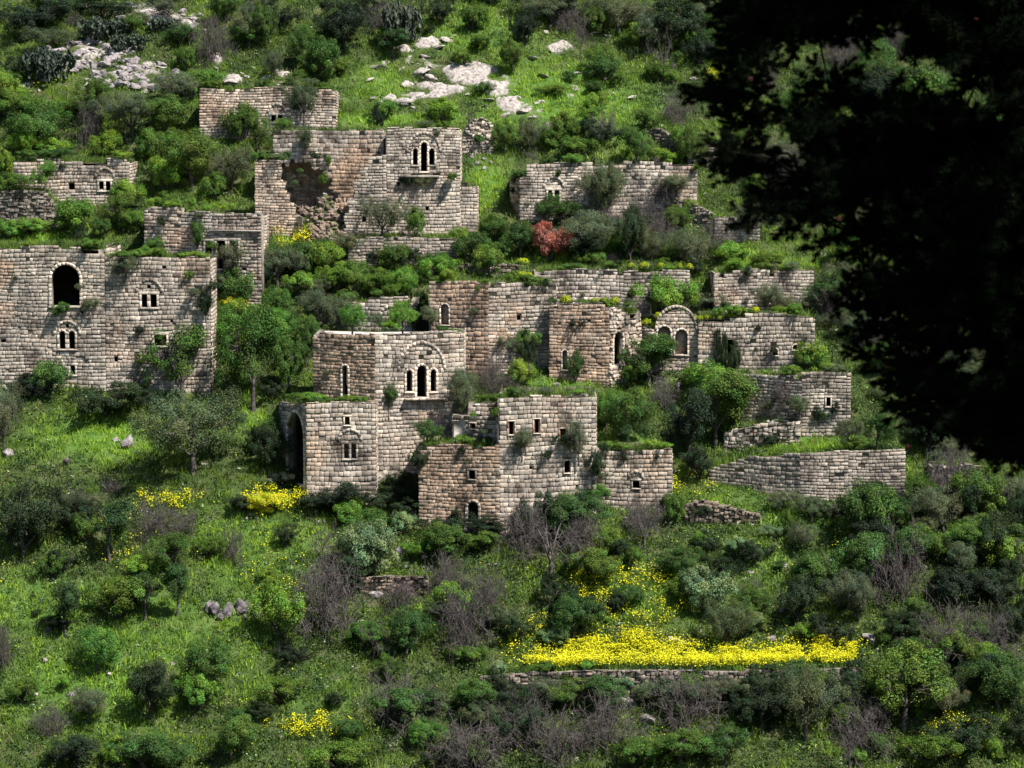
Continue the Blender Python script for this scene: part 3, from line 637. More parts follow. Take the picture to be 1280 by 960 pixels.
def leafy(name, seed, w, h, ncl, nlf, size, crad, low=0.15, trunk=True, cv=0.35, squash=1.0, lobes=4):
    """crown of leaf clumps on forking limbs; returns (crown mesh, trunk mesh, width, height)"""
    st = N.get_state(); N.seed(seed); mb = MB(); tb = MB()
    # a few big lobes make the outline uneven
    lb = [(np.array([N.uniform(-0.28, 0.28) * w, N.uniform(-0.28, 0.28) * w, h * (low + (1 - low) * N.uniform(0.4, 0.8))]), N.uniform(0.24, 0.36)) for _ in range(lobes)]
    lb.append((np.array([0, 0, h * (low + 0.5 * (1 - low))]), 0.36))
    cl = []
    while len(cl) < ncl:
        c, r = lb[N.randint(len(lb))]; d = N.normal(size=3); d /= np.linalg.norm(d)
        rr = r * (0.55 + 0.5 * N.uniform() ** 0.6); p = c + d * np.array([w, w, h * 0.85 * squash]) * rr
        if p[2] < h * low * 0.6 or p[2] > h: continue
        cl.append(p)
    cl = np.array(cl); ctr = np.array([0, 0, h * (low + 0.4 * (1 - low))])
    base = np.array([N.uniform(-.05, .05), N.uniform(-.05, .05), -0.3])
    nl = 4 if trunk else 6
    fork = np.array([N.uniform(-0.1, 0.1) * w * 0.5, N.uniform(-0.1, 0.1) * w * 0.5, h * (low * 1.1 + 0.08)]) if trunk else base + [0, 0, 0.35]
    if trunk: tubes(tb, [base, (base + fork) / 2 + [0.04, 0.03, 0]], [(base + fork) / 2 + [0.04, 0.03, 0], fork], [0.05 * w * 0.6 + .04, 0.04 * w * .6 + .03], [0.04 * w * .6 + .03, 0.035 * w * .6 + .02], 7)
    dirs = [np.array([math.cos(a) * w * 0.22, math.sin(a) * w * 0.22, h * N.uniform(0.2, 0.4)]) for a in np.linspace(0, 6.28, nl, False) + N.uniform(0, 6)]
    mids = [fork + d * [1, 1, 1] for d in dirs] + [fork + np.array([0, 0, h * 0.35])]
    tubes(tb, [fork] * len(mids), mids, 0.02 * w * 0.6 + .012, 0.012 * w * .6 + .008, 5)
    for p in cl:
        m_ = min(mids, key=lambda q: np.linalg.norm(q - p)); j = (m_ + p) / 2 + N.normal(size=3) * 0.06 * w * .4
        tubes(tb, [m_, j], [j, p], [0.02, 0.013], [0.013, 0.006], 4)
    for p in cl:
        k = int(nlf * N.uniform(0.6, 1.4)); d = N.normal(size=(k, 3)); d /= np.linalg.norm(d, axis=1, keepdims=True)
        r = crad * N.uniform(0.7, 1.3) * N.uniform(0.25, 1, k)[:, None] ** 0.5
        C = p + d * r * [1.05, 1.05, 0.95]
        out = (p - ctr) / (np.linalg.norm(p - ctr) + 1e-6)
        Nn = d * 0.6 + out * 0.5 + np.array([0, 0, 0.45]) + N.normal(size=(k, 3)) * 0.6
        v = N.uniform(1 - cv, 1 + cv) * N.uniform(0.7, 1.3, k)
        hue = N.uniform(-0.12, 0.12) + N.uniform(-0.1, 0.1, k)
        col = np.stack([v * (1 + hue * 1.6), v, v * (1 - hue)], 1)
        leaves(mb, C, Nn, size, col)
    N.set_state(st)
    cm = mb.mesh(name + '_crown', [M_LEAF]); tm = tb.mesh(name + '_trunk', [M_BARK], True)
    return cm, tm, w * 1.02, h * 1.0
def twiggy(name, seed, w, h, stems, trunk=True, mat_=None, dens=1.0, leafk=0):
    st = N.get_state(); N.seed(seed); mb = MB(); lv = MB()
    A, B, r0, r1, tips = [], [], [], [], []
    def grow(p, d, L, r, lvl):
        n = 3
        for i in range(n):
            d = d + N.normal(size=3) * 0.22 + np.array([0, 0, 0.03 if lvl < 2 else -0.02]); d /= np.linalg.norm(d)
            q = p + d * L / n; rr = r * 0.84
            A.append(p); B.append(q); r0.append(r); r1.append(rr); p = q; r = rr
            if lvl < 4:
                for _ in range(N.choice([1, 2, 2] if lvl < 3 else [1, 2, 3])):
                    if N.uniform() < 0.85 * dens:
                        e = d + N.normal(size=3) * 0.75; e /= np.linalg.norm(e)
                        grow(p, e, L * N.uniform(0.5, 0.72), max(r * 0.55, 0.007), lvl + 1)
            else: tips.append(p)
    base = np.array([0, 0, -0.2])
    if trunk:
        f = np.array([N.uniform(-.2, .2), N.uniform(-.2, .2), h * 0.2]); A.append(base); B.append(f); r0.append(0.03 * h); r1.append(0.022 * h)
    else: f = base
    for i in range(stems):
        a = 6.283 * i / stems + N.uniform(-.4, .4); d = np.array([math.cos(a) * 0.55 * w / h, math.sin(a) * 0.55 * w / h, N.uniform(0.5, 1)]); d /= np.linalg.norm(d)
        grow(f, d, h * 0.42, 0.011 * h + 0.008, 1)
    A, B = np.array(A), np.array(B)
    # fit the twigs to the wanted size
    ext = np.percentile(np.abs(B[:, :2]), 97); hz = np.percentile(B[:, 2], 99)
    s = np.array([w / 2 / ext, w / 2 / ext, h / hz]); A = A * s; B = B * s
    tubes(mb, A, B, np.maximum(r0, 0.009), np.maximum(r1, 0.008), 3)
    N.set_state(st)
    return mb.mesh(name, [mat_ or M_TWIG]), None, w, h
def cactus(name, seed):
    st = N.get_state(); N.seed(seed); mb = MB(); pads = [(np.array([N.uniform(-1.3, 1.3), N.uniform(-0.9, 0.9), 0.2]), 0) for _ in range(30)]
    q = list(pads)
    ico = [(math.cos(a), math.sin(a)) for a in np.linspace(0, 6.283, 8, False)]
    while q:
        p, l = q.pop()
        up = np.array([N.uniform(-1, 1), N.uniform(-1, 1), 0.8]); up /= np.linalg.norm(up); sd = np.cross(up, N.normal(size=3)); sd /= np.linalg.norm(sd); nn = np.cross(up, sd)
        L = N.uniform(0.26, 0.4); c = p + up * L * 0.5
        V = [c + up * L * 0.5 * y + sd * L * 0.34 * x + nn * 0.02 for x, y in ico] + [c + up * L * 0.5 * y + sd * L * 0.34 * x - nn * 0.02 for x, y in ico]
        V += [c + nn * 0.05, c - nn * 0.05]
        T = [[i, (i + 1) % 8, 16] for i in range(8)] + [[8 + (i + 1) % 8, 8 + i, 17] for i in range(8)]; Q = [[i, (i + 1) % 8, 8 + (i + 1) % 8, 8 + i] for i in range(8)]
        v = N.uniform(0.7, 1.3); mb.add(V, Q, T, (v, v, v))
        if l < 4:
            for _ in range(N.choice([1, 2, 2])): q.append((p + up * L * 0.9 + sd * N.uniform(-.1, .1), l + 1))
    N.set_state(st); return mb.mesh(name, [M_LEAF]), None, 3.4, 1.7
def spurge(name, seed, yel=(5.5, 4.4, 0.25)):
    st = N.get_state(); N.seed(seed); mb = MB(); k = 700
    d = N.normal(size=(k, 3)); d[:, 2] = np.abs(d[:, 2]); d /= np.linalg.norm(d, axis=1, keepdims=True)
    C = d * [0.5, 0.5, 0.42] * N.uniform(0.6, 1, k)[:, None] + [0, 0, 0.02]
    top = (d[:, 2] > 0.35 + 0.2 * N.uniform(-1, 1, k)) & (N.uniform(0, 1, k) < 0.8)
    col = np.where(top[:, None], np.array(yel) * N.uniform(0.7, 1.1, (k, 1)), np.array([1, 1, 1]) * N.uniform(0.6, 1.3, (k, 1)))
    leaves(mb, C, d + N.normal(size=(k, 3)) * 0.4, 0.1, col, 0.7); N.set_state(st)
    return mb.mesh(name, [M_LEAF]), None, 1.0, 0.45
PROTO = {
 'tree':  [leafy('tree', s, 4.0, 4.0, 78, 230, 0.105, 0.4, 0.14, cv=0.36) for s in (1, 2, 3, 4)],
 'slim':  [leafy('slim_tree', s, 2.6, 3.6, 44, 170, 0.1, 0.32, 0.36, cv=0.34, lobes=3) for s in (21, 22)],
 'bush':  [leafy('bush', s, 2.8, 2.1, 58, 190, 0.095, 0.29, 0.04, False, cv=0.35, lobes=5) for s in (5, 6, 7, 8)],
 'olive': [leafy('olive', s, 4.0, 3.4, 100, 200, 0.08, 0.36, 0.1, cv=0.25, lobes=5) for s in (9, 10, 11)],
 'dark':  [leafy('evergreen', s, 3.4, 3.0, 80, 170, 0.1, 0.3, 0.04, cv=0.3, lobes=4) for s in (12, 13)],
 'bare':  [twiggy('bare_shrub', s, 3.4, 2.7, 15, False) for s in (14, 15, 16, 30)],
 'baret': [twiggy('bare_tree', s, 3.2, 4.0, 5, True, M_TWIG) for s in (17, 18)],
 'cactus': [cactus('prickly_pear', s) for s in (19, 20)],
 'spurge': [spurge('spurge', 23), spurge('spurge', 24)],
}
for k_ in PROTO: print(k_, [len(p[0].polygons) for p in PROTO[k_]])
# ------------------------------------------------------------------ labels: what a plant is and which landmark it stands by
LM = [(90,225,'the far-left cottage'),(330,135,'the highest ruined house'),(450,180,'the upper house'),(600,170,'the small grey ruin'),(750,230,'the long upper-right house'),(70,400,'the large left house'),(200,400,'the large left house'),
 (280,310,'the house with dark doorways'),(380,250,'the collapsed brown vault'),(575,400,'the brown tower'),(485,390,'the half-hidden house'),(480,480,'the central two-storey house'),(410,560,'the vaulted lower room'),
 (680,560,'the lowest house'),(580,610,'the small arched door'),(795,600,'the block with one tiny window'),(730,420,'the broad brown ruin'),(845,420,'the rounded gable'),(940,425,'the house with round vents'),(1030,500,'the blockhouse'),(1010,595,'the long pale wall'),
 (770,360,'the spurge-topped wall'),(850,820,'the yellow flower strip'),(120,80,'the rock scree'),(510,100,'the white limestone outcrop'),(640,130,'the pale rocks'),(100,555,'the sunlit meadow'),(687,305,'the red bush'),
 (205,635,'the sloping yellow patch'),(1255,690,'the shaded archway'),(1198,600,'the arched hole'),(300,760,'the dark rock ledge'),(900,640,'the tumbled rubble wall'),(825,175,'the small field wall'),(490,730,'the low mossy wall')]
PL = []
ORD = ['first','second','third','fourth','fifth','sixth','seventh','eighth','ninth','tenth','eleventh','twelfth','thirteenth','fourteenth','fifteenth','sixteenth','seventeenth','eighteenth','nineteenth','twentieth']
def where(px, py):
    x, y, n = min(LM, key=lambda l: math.hypot((l[0] - px) * 0.8, l[1] - py)); dx, dy = px - x, py - y
    if abs(dx) < 26 and abs(dy) < 26: return 'close to ' + n
    return ('above ' if dy < 0 else 'below ') + n if abs(dy) > abs(dx) * 0.75 else ('left of ' if dx < 0 else 'right of ') + n
SPEC = { # kind: name, category, group, tints, words
 'G': ('leafy_tree','tree','green leafy trees on the hillside','tree',[(0.062,0.125,0.02),(0.05,0.105,0.022),(0.085,0.145,0.022)],'mid-green leafy tree'),
 'g': ('leafy_shrub','shrub','green shrubs on the hillside','bush',[(0.078,0.145,0.02),(0.06,0.125,0.024),(0.1,0.17,0.022)],'mid-green leafy shrub'),
 'L': ('bright_shrub','shrub','bright green shrubs','bush',[(0.14,0.25,0.026),(0.12,0.235,0.03),(0.17,0.27,0.03)],'bright green shrub'),
 'l': ('young_tree','tree','bright young trees','tree',[(0.11,0.23,0.03),(0.09,0.21,0.03)],'bright green young tree'),
 'T': ('slim_tree','tree','small trees with bare trunks','slim',[(0.05,0.1,0.025),(0.04,0.085,0.025)],'small tree with a bare trunk'),
 'O': ('olive_tree','tree','grey-green olive-like trees','olive',[(0.1,0.125,0.06),(0.085,0.115,0.05),(0.11,0.13,0.06)],'grey-green olive-like tree'),
 'D': ('evergreen_shrub','shrub','dark evergreen shrubs','dark',[(0.022,0.042,0.014),(0.028,0.05,0.018),(0.02,0.036,0.016)],'dark evergreen shrub'),
 'B': ('bare_shrub','shrub','leafless grey shrubs','bare',[(1,1,1)],'leafless grey twiggy shrub'),
 'b': ('bare_tree','tree','leafless trees','baret',[(1,1,1)],'leafless forked tree'),
 'R': ('red_shrub','shrub','red shrubs','bush',[(0.4,0.15,0.11)],'rusty red-leaved shrub'),
 'C': ('prickly_pear','cactus','prickly pear thickets','cactus',[(0.075,0.1,0.07),(0.1,0.12,0.09)],'grey-green prickly pear thicket'),
 'S': ('spurge_clump','plant','yellow spurge domes on the walls','spurge',[(0.07,0.1,0.03)],'yellow-green spurge dome'),
 'W': ('pale_shrub','shrub','pale flowering shrubs','bush',[(0.18,0.26,0.11),(0.15,0.23,0.1)],'pale silvery flowering shrub'),
 'Y': ('flowering_shrub','shrub','yellow flowering shrubs','bush',[(0.6,0.6,0.03)],'yellow flowering shrub'),
}
def plant(kind, px, py, wpx, hpx, at=None, inward=0.0, extra=None):
    nm, cat, grp, pk, tints, words_ = SPEC[kind]
    if at: p = H[at].on(px, py, inward)
    else:
        p = np.array(hit(px, py)); bf = None
        for h_ in H.values():
            for F in h_.facs:
                if not hasattr(F, 'top'): continue
                u, v = F.uv(px, py, False)
                if -0.3 < u < F.L + 0.3 and v < F.top - 0.8:
                    q = F.W([[u, v, 0]])[0]
                    if q[1] < p[1] - 0.1 and (bf is None or q[1] < bf[0][1]): bf = (q, F, u)
        if bf:
            q = bf[1].W([[bf[2], 0, 0.6]])[0]; q[2] = float(ground_h(q[:1], q[1:2])[0]); ax_, ay_ = project(*q)
            if ay_ - py < 26: p = q; hpx += max(0, ay_ - py)
            else: p = bf[1].W([[bf[2], bf[0][2], 0.15]])[0]; wpx = min(wpx, 34); hpx = min(hpx, 30)
    cm, tm, w0, h0 = R.choice(PROTO[pk])
    wm = wpx * p[1] / FPX; hm = hpx * p[1] / FPX
    sx = wm / w0; sz = hm / h0; tint = R.choice(tints); k = R.uniform(0.85, 1.15); tint = (tint[0] * k * R.uniform(.93, 1.07), tint[1] * k, tint[2] * k * R.uniform(.9, 1.1), 1)
    rz = R.uniform(0, 6.28)
    if tm is None or hpx * wpx < 700:
        o = link(nm, cm, None, tuple(p)); o.scale = (sx, sx, sz); o.rotation_euler = (0, 0, rz); o.color = tint
    else:
        o = link(nm, None, None, tuple(p)); o.scale = (sx, sx, sz); o.rotation_euler = (0, 0, rz)
        a = link('trunk', tm, o); c = link('crown', cm, o); c.color = tint
    o['category'] = cat; o['group'] = grp
    sz_ = 'tiny' if wpx < 18 else 'small' if wpx < 34 else 'large' if wpx > 85 else ''
    words_ = (sz_ + ' ' + words_).strip()
    wh = extra or (('growing out of ' if inward <= 0 else 'on top of ') + where(px, py).split(' ', 1)[1].replace('of ', '') if at else where(px, py))
    PL.append([o, words_, wh, px, py])
    return o
# hand-placed plants (D row at the central houses' foot stands in for shade): kind, foot x, foot y, width, height (photo pixels)
TXT = """
D 40 40 90 42|D 128 22 90 26|O 60 62 60 30|D 22 100 50 40|C 130 52 62 32|C 160 66 50 26|C 60 104 66 46|C 205 40 40 20|B 268 74 48 54|B 218 44 30 26|O 312 62 38 50|g 232 88 30 28|L 250 116 50 30|g 45 150 70 30
G 50 190 80 68|g 12 150 50 40|L 30 200 38 38|L 64 198 52 26|L 134 200 46 36|B 112 180 34 50|D 118 170 26 40|O 165 172 80 56|G 210 168 70 54|G 240 232 84 78|L 205 240 60 44|O 290 240 56 60|g 268 250 44 34|l 57 243 34 38|L 8 232 26 42|L 160 246 44 22|g 300 180 44 50|G 320 205 40 60|g 190 200 40 40
G 372 84 42 58|G 335 62 44 60|D 350 40 50 40|D 432 60 66 62|C 500 56 56 54|B 480 40 50 40|D 548 34 38 38|T 492 74 42 38|g 395 90 36 26|g 425 96 30 22|O 340 100 30 40|g 372 110 34 22|G 640 94 34 46|g 600 64 34 20|g 575 85 30 24|L 480 150 36 26|D 470 158 13 30|L 555 152 46 30|b 586 160 26 42|G 630 192 34 46|g 605 120 26 18|g 520 40 30 22|D 460 20 60 28
b 725 76 28 62|b 829 102 38 62|B 708 40 40 30|D 655 60 34 50|O 690 28 80 34|G 745 46 36 42|O 775 44 70 52|D 850 62 80 62|O 815 66 50 50|D 876 84 46 42|g 788 60 34 24|g 760 90 30 22|D 790 76 14 18|g 745 120 30 18|g 690 120 40 14|B 845 152 48 38|G 795 208 42 46|D 752 184 48 36|B 755 170 40 34|O 662 192 40 46|g 690 186 40 26|g 720 196 50 26|L 830 208 50 22|G 868 196 36 44|g 640 70 26 20
O 748 262 56 58|O 845 246 62 34|B 830 250 40 30|L 95 292 66 42|G 152 290 48 46|L 170 290 44 26|G 196 322 64 44|D 100 316 20 34|L 10 300 40 26|g 128 300 34 26|L 40 292 50 20|g 20 262 44 24
G 230 486 98 76|g 66 492 56 42|D 30 500 50 34|D 130 520 90 46|D 180 512 60 34|G 318 512 88 122|G 360 490 60 80|l 290 440 60 70|l 352 438 60 50|g 280 416 44 36|g 300 372 56 36|Y 292 388 44 16|D 278 410 34 24|Y 300 396 36 12|G 385 470 30 80
O 478 304 54 56|g 520 304 32 38|O 432 322 50 32|G 400 344 56 42|G 443 366 52 44|O 346 356 62 50|g 368 330 40 24|L 378 372 46 34|G 345 404 50 50|l 505 372 44 42|L 548 354 44 36|g 590 330 46 40|g 612 345 44 40|G 620 310 50 44|L 575 310 30 26|O 410 402 60 40|G 375 446 60 60|g 470 370 40 34|O 540 410 36 46|D 525 412 26 50|g 495 340 50 34|D 470 326 40 22|D 530 330 40 20|g 415 330 30 20
O 638 446 44 64|D 655 448 26 40|O 575 525 46 70|B 622 494 50 42|L 652 484 34 36|B 612 480 30 36|g 720 478 26 40|R 687 327 56 48|G 650 324 44 48|O 722 326 84 62|G 700 280 60 40|D 790 330 44 74|B 802 300 64 54|l 776 322 38 46|D 640 300 40 30|O 870 340 60 54|L 915 334 60 34|G 845 290 44 34|L 862 270 30 26|g 740 335 40 22|D 868 345 30 20|O 815 330 40 40|g 960 340 50 24|B 760 290 50 30|g 835 345 40 22
L 835 390 66 48|G 822 388 30 34|O 886 392 52 30|O 968 398 46 44|G 812 486 82 64|L 880 500 80 46|D 900 458 15 46|D 918 458 24 32|g 660 440 30 34|G 1040 396 66 62|L 1012 458 60 30|O 985 400 44 30|B 980 500 60 40|O 1070 430 50 50|O 1000 520 60 30|g 790 480 30 24|g 1010 460 40 26|G 920 520 60 50|g 955 480 30 20
O 4 566 58 94|O 240 592 128 112|D 30 700 90 98|D 100 668 50 50|B 92 656 50 48|B 140 618 30 22|O 112 645 40 30|T 137 704 60 78|B 190 668 54 44|B 228 668 50 34|g 68 722 44 34|D 80 716 34 32|G 220 722 66 52|L 178 722 50 28|B 290 702 30 48|g 262 700 40 30|D 300 640 40 22|D 340 500 40 30|D 330 560 60 30
Y 338 642 56 26|D 356 686 30 34|b 404 700 44 56|G 466 706 66 66|G 552 698 74 52|D 392 640 60 26|D 430 622 60 24|D 470 636 60 30|D 512 646 60 32|D 560 660 60 24|D 610 668 60 24|W 505 668 34 30|L 440 645 40 24|D 360 610 40 24|g 600 690 50 26|L 520 700 34 24|D 500 610 44 24|D 340 590 50 60|g 345 560 40 40|D 525 590 26 30
G 785 560 70 78|l 758 540 40 56|D 862 566 66 86|G 895 560 100 92|O 925 530 60 60|B 830 510 40 40|l 745 632 38 46|b 690 724 100 100|B 655 690 70 60|B 730 700 50 60|b 806 690 50 70|B 800 660 60 36|g 842 656 30 42|g 762 704 46 44|D 775 700 44 30|D 945 706 50 34|W 918 700 36 30|g 985 672 18 34|D 880 690 40 26|g 870 720 40 26|D 670 664 50 26|D 720 652 40 40|D 830 640 30 30
O 1060 566 34 44|G 1096 566 44 46|B 1122 744 86 86|O 978 640 40 30|O 1180 668 70 60|D 1210 650 60 50|D 1240 700 70 60|D 1276 670 50 60|O 1200 720 60 50|g 1160 700 50 40|D 1190 760 70 50|D 1250 760 80 50|g 1068 600 30 16|D 870 600 50 44|D 880 640 40 24|G 1155 640 50 50|D 960 556 40 20
T 82 796 46 72|D 72 792 40 26|T 182 776 52 58|T 222 770 48 66|l 122 842 62 66|D 186 900 70 78|B 200 860 40 34|G 262 866 78 76|O 112 904 56 50|B 64 918 50 42|D 96 956 70 44|G 182 966 110 58|G 290 950 70 60|B 5 832 24 56|D 45 770 14 10|g 30 880 44 34|g 295 910 40 26|D 330 900 34 24
B 402 792 104 94|G 508 820 64 70|G 490 852 42 36|B 580 812 70 78|b 596 770 34 50|B 502 900 100 62|B 592 958 110 60|l 530 936 50 42|D 552 960 50 36|g 450 800 40 24|D 440 740 60 50|g 424 966 80 40|g 350 880 60 34|b 468 826 50 56|W 515 910 36 24|D 360 830 50 30
G 716 800 64 66|D 700 770 50 56|O 908 812 54 68|B 855 906 94 70|G 712 884 66 44|B 650 920 80 56|B 700 950 90 66|B 760 930 90 66|G 850 958 90 50|D 930 905 70 50|W 805 882 30 30|D 650 800 50 34|D 770 770 24 30|W 690 806 46 20|G 905 960 60 60|g 790 960 60 40|D 610 790 50 40|g 590 830 36 24|D 900 740 50 50|G 950 780 60 50|B 940 760 34 40|W 940 790 50 26
D 1040 810 50 44|O 1072 776 66 64|B 1192 826 96 78|B 1245 810 70 54|G 1130 908 132 104|G 1248 890 84 84|O 1008 926 86 94|B 1080 936 76 66|b 1062 970 60 96|D 1080 900 50 40|D 1200 940 80 50|D 1000 780 60 60|g 1020 740 60 50|D 1130 800 60 40|D 1280 940 60 60|g 1160 960 70 44|D 960 880 60 40|g 990 860 44 40|D 1170 860 60 50|O 1000 690 40 40|L 1005 800 34 22|D 1270 800 50 60
D 640 878 60 40|O 690 884 60 44|D 830 880 50 44|g 860 880 50 40|O 900 884 60 40|G 1010 890 70 50|L 735 850 30 14|g 680 852 40 14|g 820 852 50 14|g 950 850 60 14|D 650 884 80 40|D 890 876 84 40|D 980 872 90 42|g 940 880 50 30|D 1050 868 60 44|B 620 900 60 40|D 1100 700 70 50|D 1230 870 60 60|O 1180 900 60 60|D 1040 650 40 26|g 700 888 40 30|L 760 890 26 20|B 420 730 60 50|B 560 740 60 50|B 610 760 50 50|D 450 700 40 30|B 500 760 50 36|D 700 660 60 40|D 660 650 50 40
""".strip()
for ln in TXT.splitlines():
    for it in ln.split('|'):
        k, *v = it.split(); plant(k, *map(float, v))
# plants on roofs and in wall joints: kind, x, y, w, h, house, inward
for k, x, y, w_, h_, at, iw in [
 ('L',399,502,34,14,'M',-1.2),('L',445,502,30,9,'M',-0.9),('g',420,502,26,8,'M',-1.0),('L',462,502,16,8,'M',-0.8),('l',433,417,36,40,'M',0.9),('l',507,416,36,42,'M',0.9),('O',464,417,22,28,'M',0.7),('g',555,416,16,8,'M',0.6),('g',574,420,12,8,'M',0.3),('g',488,500,20,14,'M',-0.1),('O',575,522,50,70,'M',-0.6),('G',530,558,42,34,'N',1.2),('O',486,520,14,50,'M',-0.1),
 ('O',157,348,38,30,'J',-0.15),('g',75,398,28,20,'J',-0.15),('O',114,392,22,22,'J',-0.15),('D',175,420,14,14,'J',-0.12),('g',160,324,60,10,'J',0.8),('O',243,372,26,14,'J',-0.1),('D',258,400,20,40,'J',-0.2),('D',268,366,22,16,'J',-0.1),
 ('O',288,345,44,46,'K',-0.4),('g',248,310,24,34,'K',-0.2),('L',236,262,14,14,'K',0.8),('O',276,366,40,26,'K',-0.5),
 ('O',383,196,20,40,'C',-0.2),('D',402,200,18,12,'C',-2.2),('D',470,197,20,10,'C',0.6),('O',530,238,34,20,'C',-0.2),('D',508,232,16,14,'C',-0.2),('D',472,162,16,26,'C',0.6),('g',565,226,18,10,'C',-0.5),
 ('O',655,566,30,36,'N',-0.25),('O',722,578,34,54,'N',-0.25),('D',700,556,20,18,'N',-0.1),('D',743,600,26,50,'N',-0.3),('g',650,560,14,10,'N',-0.1),('g',535,560,18,8,'N',0.5),('D',680,572,18,10,'N',-0.1),
 ('b',660,496,26,14,'N',0.8),('T',780,563,20,30,'O',0.8),('T',804,563,16,34,'O',0.8),('g',756,563,20,10,'O',0.7),('D',779,580,9,16,'O',-0.1),
 ('O',380,110,30,14,'B',0.5),('O',380,154,44,56,'B',-0.5),
 ('S',652,332,20,9,'Q',1.5),('S',655,347,16,8,'P',0.8),('S',665,348,12,7,'P',0.9),('S',706,380,18,11,'S',0.5),('S',742,379,12,7,'S',0.5),('S',753,378,11,7,'S',0.5),('S',775,381,16,10,'S',0.5),('g',690,382,14,10,'S',0.4),
 ('S',789,336,12,8,'Q',0.5),('S',806,337,18,10,'Q',0.5),('S',826,337,13,9,'Q',0.5),('S',850,337,9,8,'Q',0.6),('D',768,337,18,12,'Q',0.5),('S',862,337,12,8,'Q',0.5),
 ('S',803,408,16,10,'T',0.5),('S',814,411,11,9,'T',0.4),('S',823,400,12,10,'T',0.4),('S',868,402,10,8,'T',0.3),('S',836,391,10,6,'T',0.3),
 ('S',875,402,12,8,'U',0.5),('S',884,401,12,8,'U',0.5),('S',899,400,9,6,'U',0.4),('S',914,399,17,9,'U',0.5),('S',944,392,14,9,'U',0.6),('D',948,414,10,8,'U',-0.1),('S',930,396,10,7,'U',0.5),('D',902,452,14,44,'U',-0.3),
 ('L',870,214,14,10,'G',-0.2),('O',745,254,54,50,'G',-0.6),('O',835,242,40,26,'G',-0.5),('D',793,206,6,8,'G',-0.1),('b',820,206,16,12,'G',0.5),('b',666,206,20,24,'G',0.6),
 ('g',327,202,20,9,'D',0.6),('g',345,202,22,10,'D',0.6),('g',405,232,16,16,'D',-1.5),('g',598,180,16,12,'F',-0.2),('D',1045,520,12,20,'V',-0.1),('D',1022,530,14,24,'V',-0.1)]:
    plant(k, x, y, w_, h_, at, iw)
for key, n in (('A',6),('B',5),('C',5),('G',8),('J',14),('K',6),('L',6),('M',6),('N',9),('O',4),('P',7),('Q',7),('R',5),('S',4),('U',7),('V',5),('D',4)):
    h_ = H[key]
    for _ in range(int(n * 1.5)):
        F = R.choice(h_.facs)
        if F.L < 1.5 or not hasattr(F, 'top'): continue
        u = R.uniform(0.3, F.L - 0.3); q = F.W([[u, F.top, 0]])[0]; ax, ay = project(*q); wq = R.uniform(9, 26)
        plant(R.choice('gLgOgL'), ax, ay + 3, wq * 1.15, wq * R.uniform(0.4, 0.75), key, R.uniform(0.15, 1.0))
    for _ in range(n // 2):
        F = R.choice([f_ for f_ in h_.facs if hasattr(f_, 'top')]); u = R.uniform(0.3, max(0.4, F.L - 0.3)); q = F.W([[u, F.top - R.uniform(0.4, 3.5), 0]])[0]; ax, ay = project(*q); wq = R.uniform(6, 15)
        plant(R.choice('ODOg'), ax, ay, wq, wq * 1.1, key, -0.1)
# free filling: scattered shrubs between the hand-placed ones
EXC = [(20,190,165,262),(245,105,425,185),(316,150,600,330),(575,140,620,200),(640,195,900,285),(0,300,330,500),(530,345,700,475),(660,330,1020,400),(685,375,1020,490),(385,400,590,615),(520,485,850,660),(920,462,1066,550),(880,540,1135,632),(440,366,530,420),(60,525,200,600),(630,790,1075,850),(560,60,700,160),(470,60,580,140),(60,60,210,115),(350,480,400,610)]
ZN = [((400,640,1280,960),88,'gggLgLDDOGGOTGW'),((330,290,560,420),14,'gGOL'),((560,270,900,345),12,'gGOBD'),((0,0,560,60),22,'DOgBG'),((560,0,900,60),12,'DOgG'),((0,110,320,260),18,'gGOLD'),((880,0,1280,320),85,'gGODBG'),((1000,330,1280,660),80,'gGODBO'),
      ((400,60,860,200),22,'gLg'),((0,600,400,960),12,'gLgTLg'),((1080,600,1280,960),22,'DDOG')]  # dark mix at lower right added to imitate vignette darkening
for (x0, y0, x1, y1), n, ks in ZN:
    i = 0
    while i < n:
        px, py = R.uniform(x0, x1), R.uniform(y0, y1); bad = False
        wpx = (R.uniform(16, 38) if R.random() < 0.6 else R.uniform(40, 82 if y0 > 590 else 56)) * (1.35 if x0 >= 880 and y1 < 700 else 1)
        for a, b_, c, d in EXC:
            if a - wpx * .3 < px < c + wpx * .3 and b_ < py < d + 12: bad = True
        if bad and R.random() < 0.98: i += 0.1; continue
        k = R.choice(ks); plant(k, px, py, wpx, wpx * R.uniform(0.6, 0.95)); i += 1
# unique labels
cnt = {}
for r in PL: cnt.setdefault((r[1], r[2]), []).append(r)
for (wd, wh), L in cnt.items():
    if len(L) == 1: L[0][0]['label'] = wd + ' ' + wh; continue
    L.sort(key=lambda r: r[3]); n = len(L)
    for i, r in enumerate(L):
        o_ = 'leftmost' if i == 0 else 'rightmost' if i == n - 1 else (ORD[i] + ' from left' if i < 20 else 'later')
        l_ = '%s %s, %s of %d' % (wd, wh, o_, n); r[0]['label'] = l_ if len(l_.split()) <= 16 else '%s %s, %s' % (wd, wh, o_)

